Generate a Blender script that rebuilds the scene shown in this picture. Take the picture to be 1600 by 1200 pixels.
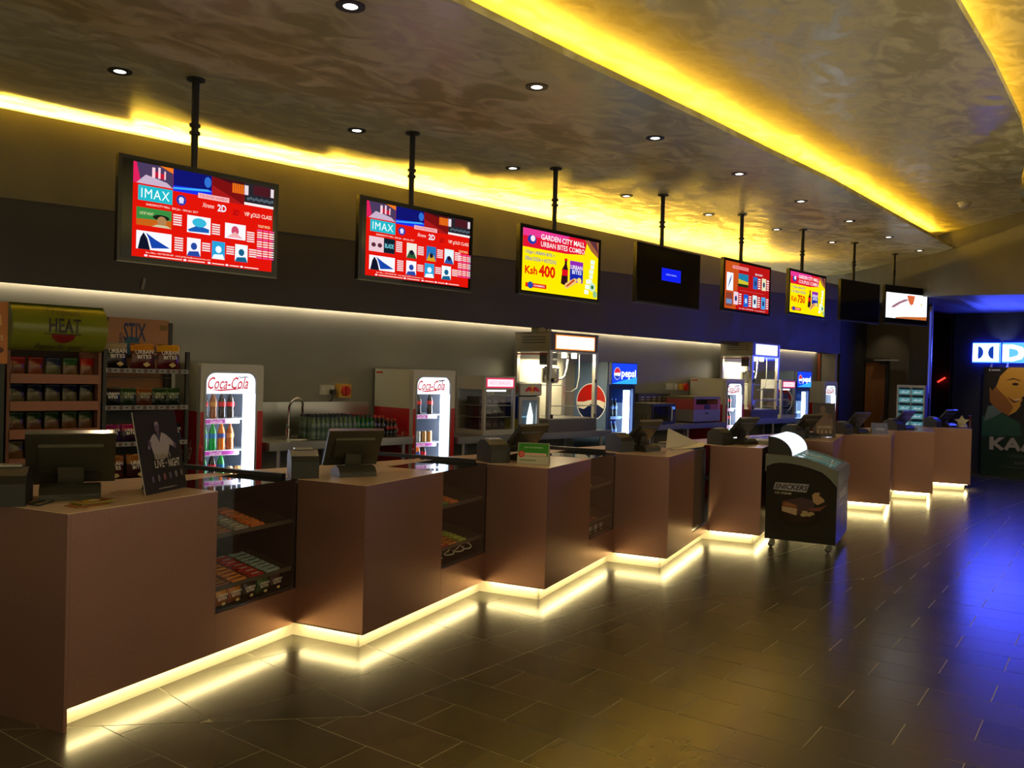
import bpy, bmesh, math, random
from mathutils import Vector, Matrix
random.seed(7)
for o in list(bpy.data.objects): bpy.data.objects.remove(o)
S = bpy.context.scene
COL = S.collection
pi = math.pi
R = math.radians

# ------------------------------------------------------------------ camera, world, exposure
F_PX, EYE = 1335.71, 1.85835
CR = Vector((0.689598472, -0.723669031, 0.027515104))
CU = Vector((-0.010255443, 0.028231899, 0.999548779))
CF = Vector((0.724119309, 0.689569499, -0.012047127))
cd = bpy.data.cameras.new('camera'); cam = bpy.data.objects.new('camera', cd); COL.objects.link(cam)
cd.sensor_width = 36; cd.lens = F_PX / 1600 * 36; cd.clip_start = .05; cd.clip_end = 200
m4 = Matrix((CR, CU, -CF)).transposed().to_4x4(); m4.translation = Vector((0, 0, EYE)); cam.matrix_world = m4
S.camera = cam
w = bpy.data.worlds.new('world'); S.world = w; w.use_nodes = True
w.node_tree.nodes['Background'].inputs[0].default_value = (1.0, .86, .58, 1)
w.node_tree.nodes['Background'].inputs[1].default_value = .62
S.view_settings.view_transform = 'Standard'; S.view_settings.look = 'None'
S.view_settings.gamma = 1; S.view_settings.use_curve_mapping = False; S.view_settings.exposure = 0.0
S.cycles.max_bounces = 6; S.cycles.transparent_max_bounces = 12; S.cycles.sample_clamp_indirect = 4.0
S.cycles.caustics_reflective = False; S.cycles.caustics_refractive = False

def lin(c):
    if isinstance(c, str): c = [int(c[i:i+2], 16) for i in (0, 2, 4)]
    return tuple((x/255/12.92 if x/255 <= .04045 else ((x/255+.055)/1.055)**2.4) for x in c[:3])
def area(name, loc, direction, sx, sy, power, color, spread=180):
    l = bpy.data.lights.new(name, 'AREA'); l.shape = 'RECTANGLE'; l.size = sx; l.size_y = sy; l.energy = power; l.color = color; l.spread = R(spread)
    o = bpy.data.objects.new(name, l); COL.objects.link(o); o.location = loc
    o.rotation_euler = Vector(direction).to_track_quat('-Z', 'Y').to_euler()
    return o
def spot(name, loc, direction, power, color, ang=80, blend=.6, rad=.03):
    l = bpy.data.lights.new(name, 'SPOT'); l.energy = power; l.color = color; l.spot_size = R(ang); l.spot_blend = blend; l.shadow_soft_size = rad
    o = bpy.data.objects.new(name, l); COL.objects.link(o); o.location = loc
    o.rotation_euler = Vector(direction).to_track_quat('-Z', 'Y').to_euler(); return o
AMBER = (1, .58, .05)
for ux in (-3, 3, 9):     # added warm fill lamps, unseen behind the camera, to brighten the ceiling
    area('added_ceiling_fill', (ux, -4.5, .6), (0, .35, 1), 2.5, .6, 210, (1, .80, .42), 110)

# ------------------------------------------------------------------ pixel helpers: real points on real planes
def ray(u, v): return CF + CR * ((u - 800) / F_PX) - CU * ((v - 600) / F_PX)
def pY(u, v, Y): d = ray(u, v); return Vector((0, 0, EYE)) + d * (Y / d.y)
def pX(u, v, X): d = ray(u, v); return Vector((0, 0, EYE)) + d * (X / d.x)
def pZ(u, v, Z): d = ray(u, v); return Vector((0, 0, EYE)) + d * ((Z - EYE) / d.z)
def dpix(p):
    d = Vector(p) - Vector((0, 0, EYE)); z = d.dot(CF)
    return (800 + F_PX*d.dot(CR)/z, 600 - F_PX*d.dot(CU)/z, z)

# ------------------------------------------------------------------ materials
_M = {}
def M(c, rough=.5, metal=0, emit=0, spec=.5, key=None, ecol=None):
    k = (str(c), rough, metal, emit, spec, str(ecol))
    if k in _M: return _M[k]
    m = bpy.data.materials.new(key or 'paint'); m.use_nodes = True
    b = m.node_tree.nodes['Principled BSDF']; col = lin(c) if (isinstance(c, str) or max(c) > 1) else c
    b.inputs['Base Color'].default_value = (*col, 1); b.inputs['Roughness'].default_value = rough; b.inputs['Metallic'].default_value = metal
    b.inputs['Specular IOR Level'].default_value = spec
    if emit:
        b.inputs['Emission Color'].default_value = (*(ecol or col), 1); b.inputs['Emission Strength'].default_value = emit
    _M[k] = m; return m
def E(c, s=1.0):     # a glowing screen or lamp colour
    k = ('E', str(c), s)
    if k in _M: return _M[k]
    m = bpy.data.materials.new('glow'); m.use_nodes = True; nt = m.node_tree; nt.nodes.clear()
    e = nt.nodes.new('ShaderNodeEmission'); o = nt.nodes.new('ShaderNodeOutputMaterial')
    col = lin(c) if (isinstance(c, str) or max(c) > 1.5) else c
    e.inputs[0].default_value = (*col, 1); e.inputs[1].default_value = s; nt.links.new(e.outputs[0], o.inputs[0])
    _M[k] = m; return m
def glass(name='glass', refl=.08, tint=(1, 1, 1)):
    if name in _M: return _M[name]
    m = bpy.data.materials.new(name); m.use_nodes = True; nt = m.node_tree; nt.nodes.clear()
    t = nt.nodes.new('ShaderNodeBsdfTransparent'); t.inputs[0].default_value = (*tint, 1)
    g = nt.nodes.new('ShaderNodeBsdfGlossy'); g.inputs['Roughness'].default_value = .02
    x = nt.nodes.new('ShaderNodeMixShader'); o = nt.nodes.new('ShaderNodeOutputMaterial')
    f = nt.nodes.new('ShaderNodeLayerWeight'); pw = nt.nodes.new('ShaderNodeMath'); pw.operation = 'POWER'; pw.inputs[1].default_value = 4
    mu = nt.nodes.new('ShaderNodeMath'); mu.operation = 'MULTIPLY_ADD'; mu.inputs[1].default_value = .7; mu.inputs[2].default_value = refl/2; mu.use_clamp = True
    nt.links.new(f.outputs['Facing'], pw.inputs[0]); nt.links.new(pw.outputs[0], mu.inputs[0]); nt.links.new(mu.outputs[0], x.inputs[0])
    nt.links.new(t.outputs[0], x.inputs[1]); nt.links.new(g.outputs[0], x.inputs[2]); nt.links.new(x.outputs[0], o.inputs[0])
    _M[name] = m; return m
def noisy(name, c1, c2, scale=4, rough=(.4, .6), metal=0, bump=0, detail=6, stretch=(1, 1, 1), spec=.5, contrast=(.35, .65), dist=0, world=False):
    m = bpy.data.materials.new(name); m.use_nodes = True; nt = m.node_tree; b = nt.nodes['Principled BSDF']
    tc = nt.nodes.new('ShaderNodeTexCoord'); mp = nt.nodes.new('ShaderNodeMapping'); mp.inputs['Scale'].default_value = stretch
    n = nt.nodes.new('ShaderNodeTexNoise'); n.inputs['Scale'].default_value = scale; n.inputs['Detail'].default_value = detail
    n.inputs['Distortion'].default_value = dist
    r = nt.nodes.new('ShaderNodeValToRGB'); r.color_ramp.elements[0].color = (*c1, 1); r.color_ramp.elements[1].color = (*c2, 1)
    r.color_ramp.elements[0].position = contrast[0]; r.color_ramp.elements[1].position = contrast[1]
    mr = nt.nodes.new('ShaderNodeMapRange'); mr.inputs['To Min'].default_value = rough[0]; mr.inputs['To Max'].default_value = rough[1]
    mr.inputs['From Min'].default_value = contrast[0]; mr.inputs['From Max'].default_value = contrast[1]
    L = nt.links.new
    L(nt.nodes.new('ShaderNodeNewGeometry').outputs['Position'] if world else tc.outputs['Object'], mp.inputs[0]); L(mp.outputs[0], n.inputs['Vector']); L(n.outputs['Fac'], r.inputs[0]); L(r.outputs[0], b.inputs['Base Color'])
    L(n.outputs['Fac'], mr.inputs['Value']); L(mr.outputs[0], b.inputs['Roughness']); b.inputs['Metallic'].default_value = metal
    b.inputs['Specular IOR Level'].default_value = spec
    if bump:
        bp = nt.nodes.new('ShaderNodeBump'); bp.inputs['Strength'].default_value = bump; bp.inputs['Distance'].default_value = .02
        L(n.outputs['Fac'], bp.inputs['Height']); L(bp.outputs[0], b.inputs['Normal'])
    return m

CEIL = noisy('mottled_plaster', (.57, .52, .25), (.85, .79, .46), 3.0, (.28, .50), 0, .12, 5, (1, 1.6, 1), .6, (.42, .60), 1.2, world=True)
OLIVE = noisy('olive_paint', (.17, .16, .11), (.20, .19, .13), 3, (.55, .7))
OLIVE_SHADED = noisy('shaded_olive_paint', (.075, .070, .045), (.09, .085, .055), 3, (.55, .7))  # the olive paint darkened for the bulkhead, offsetting the added fill lamps
CHAR = noisy('charcoal_paint', (.052, .050, .060), (.062, .060, .070), 3, (.5, .65))
BACKW = noisy('grey_wall_paint', (.24, .235, .22), (.27, .265, .25), 2, (.45, .6))
NIGHT = noisy('midnight_wall', (.012, .014, .030), (.016, .018, .04), 3, (.5, .7))
BLACKW = M((.010, .010, .011), .6)
BRONZE = noisy('bronze_laminate', (.33, .180, .138), (.36, .195, .15), 60, (.33, .38), .8, 0, 3, (1, 1, 1))
TOPM = noisy('worktop_laminate', (.76, .54, .38), (.80, .58, .41), 40, (.18, .22), .1, 0, 3)
SKIRT = M((.75, .70, .55), .35)
STEEL = M((.52, .51, .49), .28, .95)
STEELD = M((.16, .15, .13), .35, .8)
BLACKG = M((.006, .006, .007), .03, 0, 0, .8)
BLACK = M((.012, .012, .012), .4)
BLK2 = M((.016, .016, .015), .45)
POSM = M((.034, .034, .027), .36)
WHITE = M((.72, .73, .74), .35)
GREYW = M((.50, .50, .52), .3)
RED = M((.45, .010, .015), .3)
GL = glass()
GL2 = glass('shiny_glass', .14)

# ------------------------------------------------------------------ mesh builder
class MB:
    def __init__(s): s.v = []; s.f = []; s.m = []; s.mats = []; s.T = None
    def mi(s, mat):
        if mat not in s.mats: s.mats.append(mat)
        return s.mats.index(mat)
    def add(s, vs, fs, mat):
        n = len(s.v)
        if s.T is not None: vs = [s.T @ Vector(p) for p in vs]
        s.v += [tuple(p) for p in vs]; k = s.mi(mat)
        for f in fs: s.f.append(tuple(i+n for i in f)); s.m.append(k)
        return s
    def box(s, x0, x1, y0, y1, z0, z1, mat):
        vs = [(x, y, z) for z in (z0, z1) for y in (y0, y1) for x in (x0, x1)]
        return s.add(vs, [(0, 2, 3, 1), (4, 5, 7, 6), (0, 1, 5, 4), (2, 6, 7, 3), (0, 4, 6, 2), (1, 3, 7, 5)], mat)
    def ext(s, pts, vec, mat, mat_side=None):
        pts = [Vector(p) for p in pts]; vec = Vector(vec); n = len(pts)
        s.add(pts + [p+vec for p in pts], [tuple(range(n))[::-1], tuple(range(n, 2*n))], mat)
        s.add(pts + [p+vec for p in pts], [(i, (i+1) % n, n+(i+1) % n, n+i) for i in range(n)], mat_side or mat)
        return s
    def prism(s, poly, z0, z1, mat, ms=None): return s.ext([(x, y, z0) for x, y in poly], (0, 0, z1-z0), mat, ms)
    def cyl(s, p0, p1, r0, mat, r1=None, n=12, caps=True):
        p0 = Vector(p0); p1 = Vector(p1); r1 = r0 if r1 is None else r1; d = (p1-p0).normalized()
        a = d.orthogonal().normalized(); b = d.cross(a); vs = []
        for p, r in ((p0, r0), (p1, r1)):
            for i in range(n): t = 2*pi*i/n; vs.append(p + a*math.cos(t)*r + b*math.sin(t)*r)
        fs = [(i, (i+1) % n, n+(i+1) % n, n+i) for i in range(n)]
        if caps: fs += [tuple(range(n))[::-1], tuple(range(n, 2*n))]
        return s.add(vs, fs, mat)
    def tube(s, path, r, mat, n=8):
        path = [Vector(p) for p in path]; vs = []; fs = []; a = None
        for i, p in enumerate(path):
            d = (path[min(i+1, len(path)-1)] - path[max(i-1, 0)]).normalized()
            a = d.orthogonal().normalized() if a is None else (a - d*a.dot(d)).normalized()
            b = d.cross(a)
            for k in range(n): t = 2*pi*k/n; vs.append(p + a*math.cos(t)*r + b*math.sin(t)*r)
        for i in range(len(path)-1):
            for k in range(n): fs.append((i*n+k, i*n+(k+1) % n, (i+1)*n+(k+1) % n, (i+1)*n+k))
        fs += [tuple(range(n))[::-1], tuple(range((len(path)-1)*n, len(path)*n))]
        return s.add(vs, fs, mat)
    def lathe(s, prof, mat, c=(0, 0, 0), n=12):
        vs = []; fs = []
        for r, z in prof:
            for k in range(n): t = 2*pi*k/n; vs.append((c[0]+r*math.cos(t), c[1]+r*math.sin(t), c[2]+z))
        for i in range(len(prof)-1):
            for k in range(n): fs.append((i*n+k, i*n+(k+1) % n, (i+1)*n+(k+1) % n, (i+1)*n+k))
        fs += [tuple(range(n))[::-1], tuple(range((len(prof)-1)*n, len(prof)*n))]
        return s.add(vs, fs, mat)
    def ring(s, outer, inner, vec, mat):
        o = [Vector(p) for p in outer]; i_ = [Vector(p) for p in inner]; n = len(o); vec = Vector(vec)
        vs = o + i_ + [p+vec for p in o] + [p+vec for p in i_]; fs = []
        for k in range(n):
            j = (k+1) % n
            fs += [(k, j, n+j, n+k), (2*n+k, 3*n+k, 3*n+j, 2*n+j), (k, 2*n+k, 2*n+j, j), (n+k, n+j, 3*n+j, 3*n+k)]
        return s.add(vs, fs, mat)
    def build(s, name, parent=None, smooth=False, recalc=True, loc=None, rotz=0):
        me = bpy.data.meshes.new(name); me.from_pydata(s.v, [], s.f)
        for m in s.mats: me.materials.append(m)
        me.polygons.foreach_set('material_index', s.m)
        if recalc and len(s.f) > 1:
            bm = bmesh.new(); bm.from_mesh(me)
            if smooth: bmesh.ops.remove_doubles(bm, verts=bm.verts, dist=1e-5)
            bmesh.ops.recalc_face_normals(bm, faces=bm.faces); bm.to_mesh(me); bm.free()
        if smooth:
            me.polygons.foreach_set('use_smooth', [True]*len(me.polygons)); me.set_sharp_from_angle(angle=R(38))
        me.update()
        o = bpy.data.objects.new(name, me); COL.objects.link(o)
        if parent is not None: o.parent = parent
        if loc is not None: o.location = loc
        o.rotation_euler.z = rotz
        return o
def tag(o, label=None, cat=None, group=None, kind=None):
    if label: o['label'] = label
    if cat: o['category'] = cat
    if group: o['group'] = group
    if kind: o['kind'] = kind
    return o
def thing(name, label, cat, loc=(0, 0, 0), rotz=0, group=None, kind=None):
    o = bpy.data.objects.new(name, None); COL.objects.link(o); o.location = loc; o.rotation_euler.z = rotz; o.empty_display_size = .1
    return tag(o, label, cat, group, kind)
def struct(name, mb, parent=None, **k):
    o = mb.build(name, parent, **k)
    if parent is None: o['kind'] = 'structure'
    return o
def dup(root, loc, rotz=0, label=None, group=None):
    r = root.copy(); COL.objects.link(r); r.location = loc; r.rotation_euler.z = rotz
    if label: r['label'] = label
    if group: r['group'] = group
    for ch in list(root.children):
        c = ch.copy(); COL.objects.link(c); c.parent = r
        for g in ch.children:
            d = g.copy(); COL.objects.link(d); d.parent = c
    return r

_TX = {}
def text_geo(s, bold=.012, shear=0.0, space=1.0):
    k = (s, bold, shear, space)
    if k in _TX: return _TX[k]
    c = bpy.data.curves.new('lettering', 'FONT'); c.body = s; c.size = 1; c.offset = bold; c.shear = shear; c.space_character = space; c.resolution_u = 2
    o = bpy.data.objects.new('lettering', c); me = o.to_mesh()
    vs = [(v.co.x, v.co.y) for v in me.vertices]; fs = [tuple(p.vertices) for p in me.polygons]
    o.to_mesh_clear(); bpy.data.objects.remove(o); bpy.data.curves.remove(c)
    x0 = min(v[0] for v in vs); x1 = max(v[0] for v in vs); y0 = min(v[1] for v in vs); y1 = max(v[1] for v in vs)
    _TX[k] = ([((x-x0)/(x1-x0), (y-y0)/(y1-y0)) for x, y in vs], fs, (x1-x0)/(y1-y0)); return _TX[k]
class Cv:     # a flat print: coloured shapes on a plane, each laid a hair above the last
    def __init__(s, mb, O, U, V, N, step=.0005): s.mb = mb; s.O = Vector(O); s.U = Vector(U); s.V = Vector(V); s.N = Vector(N); s.k = 1; s.st = step
    def P(s, u, v): return s.O + s.U*u + s.V*v + s.N*(s.k*s.st)
    def poly(s, pts, mat): s.mb.add([s.P(*p) for p in pts], [tuple(range(len(pts)))], mat); s.k += 1; return s
    def rect(s, u0, v0, u1, v1, mat): return s.poly([(u0, v0), (u1, v0), (u1, v1), (u0, v1)], mat)
    def rects(s, L, mat):
        for (u0, v0, u1, v1) in L: s.mb.add([s.P(*p) for p in [(u0, v0), (u1, v0), (u1, v1), (u0, v1)]], [(0, 1, 2, 3)], mat)
        s.k += 1; return s
    def ell(s, cx, cy, rx, ry, mat, a0=0, a1=2*pi, n=18): return s.poly([(cx+rx*math.cos(a0+(a1-a0)*i/n), cy+ry*math.sin(a0+(a1-a0)*i/n)) for i in range(n + (1 if a1-a0 < 6.2 else 0))], mat)
    def text(s, t, u0, v0, u1, v1, mat, bold=.012, shear=0, rot=0, space=1.0):
        vs, fs, _ = text_geo(t, bold, shear, space); c, sn = math.cos(rot), math.sin(rot); P = []
        for x, y in vs:
            a, b = x*(u1-u0), y*(v1-v0); P.append(s.P(u0+a*c-b*sn, v0+a*sn+b*c))
        s.mb.add(P, fs, mat); s.k += 1; return s

# ================================================================== THE SETTING
CA, CBx, CC = 3.5124, .0307, .03
def cz(x, y, dz=0): return CA + CBx*x + CC*y + dz
DZ2, DZ3 = .30, .58
EDGE2 = [(-6, 2.3), (-2, 2.72), (0, 2.92), (1.5, 3.06), (2.83, 3.18), (3.93, 3.29), (5.62, 3.43), (6.85, 3.55), (8.48, 3.68), (11.22, 4.02), (13.2, 4.26), (15.11, 4.49)]
BULK = [(25, 12.4), (22.5, 10.4), (20.2, 8.61), (18.82, 7.53), (17.12, 6.11), (16.05, 5.18), (15.21, 4.51), (14.65, 4.05), (13.9, 3.42), (13.25, 2.92), (12.3, 2.2), (11.0, 1.2), (9, -.3)]
EDGE3 = [(-6, .2), (-2, .72), (2, 1.18), (5.2, 1.57), (6.4, 1.70), (8.2, 1.94), (9.6, 2.2), (10.9, 2.55), (12.6, 2.95)]
def slab(name, poly, dz, th, mat, parent=None):
    mb = MB(); n = len(poly)
    lo = [(x, y, cz(x, y, dz)) for x, y in poly]; hi = [(x, y, z+th) for x, y, z in lo]
    mb.add(lo+hi, [tuple(range(n)), tuple(range(n, 2*n))] + [(i, (i+1) % n, n+(i+1) % n, n+i) for i in range(n)], mat)
    return struct(name, mb, parent)
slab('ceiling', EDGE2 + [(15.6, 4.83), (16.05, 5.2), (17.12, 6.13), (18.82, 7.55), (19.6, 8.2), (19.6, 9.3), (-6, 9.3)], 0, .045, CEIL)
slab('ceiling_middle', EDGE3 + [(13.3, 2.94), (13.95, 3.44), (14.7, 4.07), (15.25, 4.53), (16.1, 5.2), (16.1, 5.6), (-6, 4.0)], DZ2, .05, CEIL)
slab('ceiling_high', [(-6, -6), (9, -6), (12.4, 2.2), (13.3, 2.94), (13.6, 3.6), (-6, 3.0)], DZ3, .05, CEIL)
# overhead bulkhead that closes the hall and its soffit
mb = MB(); bot = []
for x, y in BULK:
    t = (x-13.25)/(15.97-13.25); bot.append((x, y, max(3.05, min(3.50, 3.13+.30*t))))
top = [(x, y, cz(x, y, .62)) for x, y in BULK]; n = len(BULK)
back = [(x+.12, y-.1, z) for x, y, z in top]; bb = [(x+.12, y-.1, z) for x, y, z in bot]
for i in range(n-1): mb.add([bot[i], bot[i+1], top[i+1], top[i]], [(0, 1, 2, 3)], OLIVE_SHADED)
struct('wall_bulkhead', mb, recalc=False)
SOFF = M((.08, .08, .10), .45)
mb = MB()
far = [(27, 12.4), (24.5, 10.4), (22.6, 8.6), (22.6, 7.5), (22.6, 6.3), (20.1, 5.95), (20.1, 5.3), (20.1, 4.9), (20.1, 4.4), (20.1, 3.9), (20.1, 3.0), (20.1, 2.0), (20.1, -1)]
for i in range(n-1):
    mb.add([bot[i], bot[i+1], (*far[i+1], 3.42), (*far[i], 3.42)], [(0, 1, 2, 3)], SOFF)
struct('ceiling_soffit', mb, recalc=False)

# fascia above the servery (upper olive band, lower charcoal band), back wall, return wall
YF, YB = 7.2, 7.6
LIP = [(-6, 3.60), (-2, 3.66), (1.0, 3.715), (1.96, 3.732), (3.44, 3.762), (5.5, 3.803), (6.8, 3.813), (10.1, 3.829), (15.7, 3.833), (17.25, 3.835)]
def zsplit(x): return 3.01 + .0305*x
mb = MB(); mb.ext([(-6, YF, zsplit(-6))] + [(17.25, YF, zsplit(17.25))] + [(x, YF, z) for x, z in LIP[::-1]], (0, .05, 0), OLIVE)
struct('wall_fascia_upper', mb)
mb = MB(); mb.ext([(-6, YF+.006, 2.444), (17.25, YF+.006, 2.444), (17.25, YF+.006, zsplit(17.25)), (-6, YF+.006, zsplit(-6))], (0, .08, 0), CHAR)
mb.box(17.17, 17.25, YF+.086, YB, 2.444, 3.83, CHAR)
struct('wall_fascia_lower', mb)
mb = MB(); mb.box(-6, 17.3, YF+.086, YB+.1, 2.50, 2.54, BACKW); struct('ceiling_servery', mb)
mb = MB(); mb.box(-6, 17.3, YB, YB+.1, 0, 2.50, BACKW); struct('wall_back', mb)
mb = MB(); mb.box(17.15, 17.25, YF+.05, YB, 0, 2.444, M((.33, .30, .24), .6)); struct('wall_return', mb)
# end of the hall
mb = MB(); mb.box(17.25, 18.6, YF, YF+.1, 0, 3.47, BLACKW); struct('wall_alcove_side', mb)
mb = MB(); mb.box(18.6, 18.7, 6.0, YF+.1, 0, 3.6, M((.060, .055, .045), .6)); struct('wall_alcove', mb)
mb = MB(); mb.box(17.75, 17.85, 5.62, 6.02, 0, 3.5, BLACKW); struct('wall_pier', mb)
mb = MB(); mb.box(22.4, 22.5, 5.2, 8.8, 0, 3.5, M((.035, .008, .008), .6)); mb.box(18.7, 22.4, 7.3, 7.4, 0, 3.5, BLACKW); struct('wall_passage', mb)  # red glow of the passage put into the far wall's colour
spot('added_alcove_fill', (18.15, 6.75, 3.4), (.12, 0, -1), 22, (1, .74, .46), 75, .8)  # added lamp without a fixture, brightens the door and alcove
mb = MB(); mb.box(20.1, 20.2, -3, 5.93, 0, 3.45, NIGHT); mb.box(20.1, 22.4, 5.90, 5.95, 0, 3.45, NIGHT); struct('wall_right', mb)
mb = MB(); mb.box(20.07, 20.1, -3, 5.93, 0, .09, M((.02, .02, .022), .5)); struct('baseboard_right', mb)
# door in the alcove
WOOD = noisy('door_veneer', (.17, .065, .020), (.24, .10, .035), 3, (.4, .55), 0, 0, 6, (1, 1, .08))
mb = MB(); mb.box(18.55, 18.60, 6.76, 7.18, 0, 2.31, WOOD); d1 = struct('door_1', mb)
mb = MB(); mb.box(18.52, 18.6, 6.70, 6.76, 0, 2.38, BLACK); mb.box(18.52, 18.6, 6.70, 7.2, 2.31, 2.40, BLACK); mb.build('door_frame', d1)
mb = MB(); mb.box(18.44, 18.52, 6.45, 6.98, 2.345, 2.375, STEEL); mb.box(18.46, 18.55, 6.74, 6.86, 2.27, 2.34, BLACK); mb.build('door_closer', d1)
mb = MB(); mb.box(18.50, 18.55, 6.80, 6.83, .95, 1.2, STEEL); mb.build('door_handle', d1)
# lit edge strip of the pier
mb = MB(); mb.box(17.72, 17.75, 5.60, 5.66, 1.6, 3.40, M((.18, .2, .5), .25)); mb.box(17.70, 17.72, 5.62, 5.64, 1.7, 3.3, E((.10, .14, .9), .55)); o = mb.build('edge_strip'); tag(o, 'thin vertical blue-lit strip on the dark pier at the hall end', 'strip light')
mb = MB(); p = pX(1465, 597, 22.3); q = pX(1477, 590, 22.3); mb.cyl(p, q, .02, E((1, .03, .02), 3)); o = mb.build('red_lamp'); tag(o, 'slanted glowing red lamp in the dark passage', 'lamp')
# orange conduit and cable stub
mb = MB(); mb.cyl((17.09, YB-.03, 1.75), (17.09, YB-.03, 2.44), .028, M((.35, .07, .02), .5)); o = mb.build('conduit_pipe', smooth=True); tag(o, 'orange-brown vertical pipe on the back wall at its far end', 'pipe')
mb = MB(); p = pY(222, 452, YF-.01); q = pY(226, 435, YF-.01); mb.tube([p, (p+q)/2+Vector((0, -.01, 0)), q], .012, M((.25, .25, .25), .5)); o = mb.build('cable_stub'); tag(o, 'short grey cable end hanging below the first menu screen', 'cable')

# floor: a grout bed and every tile
GROUT = M((.42, .38, .28), .6)
TILE = [noisy('stone_tile', a, b, 2.2, (.21, .25), 0, 0, 4, (1, 3, 1), .6, world=True, contrast=(.2, .8)) for a, b in (((.050, .043, .030), (.068, .058, .040)), ((.056, .047, .033), (.076, .064, .045)), ((.046, .041, .030), (.062, .054, .038)), ((.060, .048, .036), (.080, .064, .047)))]
mb = MB(); mb.box(-8, 24, -9, 9, -.2, -.0015, GROUT); floor = struct('floor', mb)
BORD = [(-8, 6.2), (-.6, 6.2), (.79, 5.2), (2.79, 3.69), (5.89, 3.96), (8.38, 3.10), (11.84, 3.33), (13.3, 3.42), (15.6, 2.6), (19, 2.85), (24, 3.1)]
def clip(poly, a, b, c):   # keep a*x+b*y+c >= 0
    out = []
    for i in range(len(poly)):
        p, q = poly[i], poly[(i+1) % len(poly)]; dp = a*p[0]+b*p[1]+c; dq = a*q[0]+b*q[1]+c
        if dp >= 0: out.append(p)
        if (dp >= 0) != (dq >= 0): t = dp/(dp-dq); out.append((p[0]+(q[0]-p[0])*t, p[1]+(q[1]-p[1])*t))
    return out
def split_border(poly, above):
    res = []
    for (x0, y0), (x1, y1) in zip(BORD[:-1], BORD[1:]):
        s = clip(clip(poly, 1, 0, -x0), -1, 0, x1)
        if len(s) < 3: continue
        m = (y1-y0)/(x1-x0); g = .0035*math.hypot(1, m)
        s = clip(s, -m, 1, -(y0-m*x0)-g) if above else clip(s, m, -1, (y0-m*x0)-g)
        if len(s) >= 3 and abs(sum(s[i][0]*s[(i+1) % len(s)][1]-s[(i+1) % len(s)][0]*s[i][1] for i in range(len(s)))) > .002: res.append(s)
    return res
def infloor(x, y, mrg=120):
    d = dpix((x, y, 0)); return d[2] > .5 and -mrg < d[0] < 1600+mrg and d[1] < 1200+mrg*1.5
def tiles(cells, above, name, cap, th=.012):
    L = []
    for poly in cells:
        cx = sum(p[0] for p in poly)/4; cy = sum(p[1] for p in poly)/4
        ps = split_border(poly, above)
        if ps: L.append((math.hypot(cx, cy), infloor(cx, cy), cx, cy, ps))
    L.sort(key=lambda t: (not t[1], t[0])); rest = MB(); k = 0
    for d, vis, cx, cy, ps in L:
        mat = random.choice(TILE)
        if vis and k < cap:
            mb = MB(); z = random.uniform(-.0003, .0003)
            for s in ps: mb.prism([(x-cx, y-cy) for x, y in s], -th, 0, mat)
            mb.build(name, floor, loc=(cx, cy, z), recalc=True); k += 1
        else:
            for s in ps: rest.prism(s, -th, 0, mat)
    if rest.f: tag(rest.build(name+'_field', floor), kind='stuff')
cells = []
for i in range(-6, 31):
    for j in range(-3, 6):
        x0, y0 = 3.52+.673*i, 4.2+.67*j; g = .003
        cells.append([(x0+g, y0+g), (x0+.673-g, y0+g), (x0+.673-g, y0+.67-g), (x0+g, y0+.67-g)])
tiles(cells, True, 'square_tile', 230)
cells = []; c8, s8 = math.cos(R(8)), math.sin(R(8))
for i in range(-32, 52):
    off = 2.99 if i % 2 == 0 else 2.655
    for j in range(-18, 8):
        u0, v0 = 3.37+.3425*i, off+.69*j; g = .003
        q = [(u0+g, v0+g), (u0+.3425-g, v0+g), (u0+.3425-g, v0+.69-g), (u0+g, v0+.69-g)]
        cells.append([(u*c8-v*s8, u*s8+v*c8) for u, v in q])
tiles(cells, False, 'plank_tile', 290)

# ------------------------------------------------------------------ cove lights (lamps hidden behind the lips)
def cove(name, pts, z_of, power, up=(0, 0, 1), w_=.05, color=AMBER):
    for (x0, y0), (x1, y1) in zip(pts[:-1], pts[1:]):
        L = math.hypot(x1-x0, y1-y0); n_ = max(1, round(L/2.2))
        for k in range(n_):
            t = (k+.5)/n_; x, y = x0+(x1-x0)*t, y0+(y1-y0)*t
            l = bpy.data.lights.new(name, 'AREA'); l.shape = 'RECTANGLE'; l.size = L/n_; l.size_y = w_; l.energy = power*L/n_*random.uniform(.9, 1.1); l.color = color
            o = bpy.data.objects.new(name, l); COL.objects.link(o); o.location = (x, y, z_of(x, y))
            d = Vector((x1-x0, y1-y0, 0)).normalized(); zax = -Vector(up).normalized(); xax = (d - zax*d.dot(zax)).normalized(); yax = zax.cross(xax)
            o.rotation_euler = Matrix((xax, yax, zax)).transposed().to_euler()
def lipz(x):
    for (a, za), (b, zb) in zip(LIP[:-1], LIP[1:]):
        if a <= x <= b: return za+(zb-za)*(x-a)/(b-a)
    return LIP[-1][1]
xs_ = [-4, -1.5, 1, 3, 5, 7, 9, 11, 13, 14.5, 15.6]
def fgap(x): return max(.03, cz(x, YF) - lipz(x))
cove('fascia_cove_lamp', [(x, YF+max(.13, fgap(x)/.27*.6)) for x in xs_], lambda x, y: lipz(x)-.02, 52, (0, -.25, 1))
e2 = [(x, y+.32) for x, y in EDGE2 if x > -5]
cove('ceiling_cove_lamp', e2, lambda x, y: cz(x, y)+.19, 7.5, (0, -.15, 1))
e3 = [(x, y+.34) for x, y in EDGE3 if x > -5]
cove('high_cove_lamp', e3, lambda x, y: cz(x, y, DZ2)+.17, 8, (0, -.15, 1))
# servery wash light
cove('servery_strip_lamp', [(-4, YB-.035), (17.0, YB-.035)], lambda x, y: 2.49, 1.6, (0, .5, -1), .015, (1, .80, .48))

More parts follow.
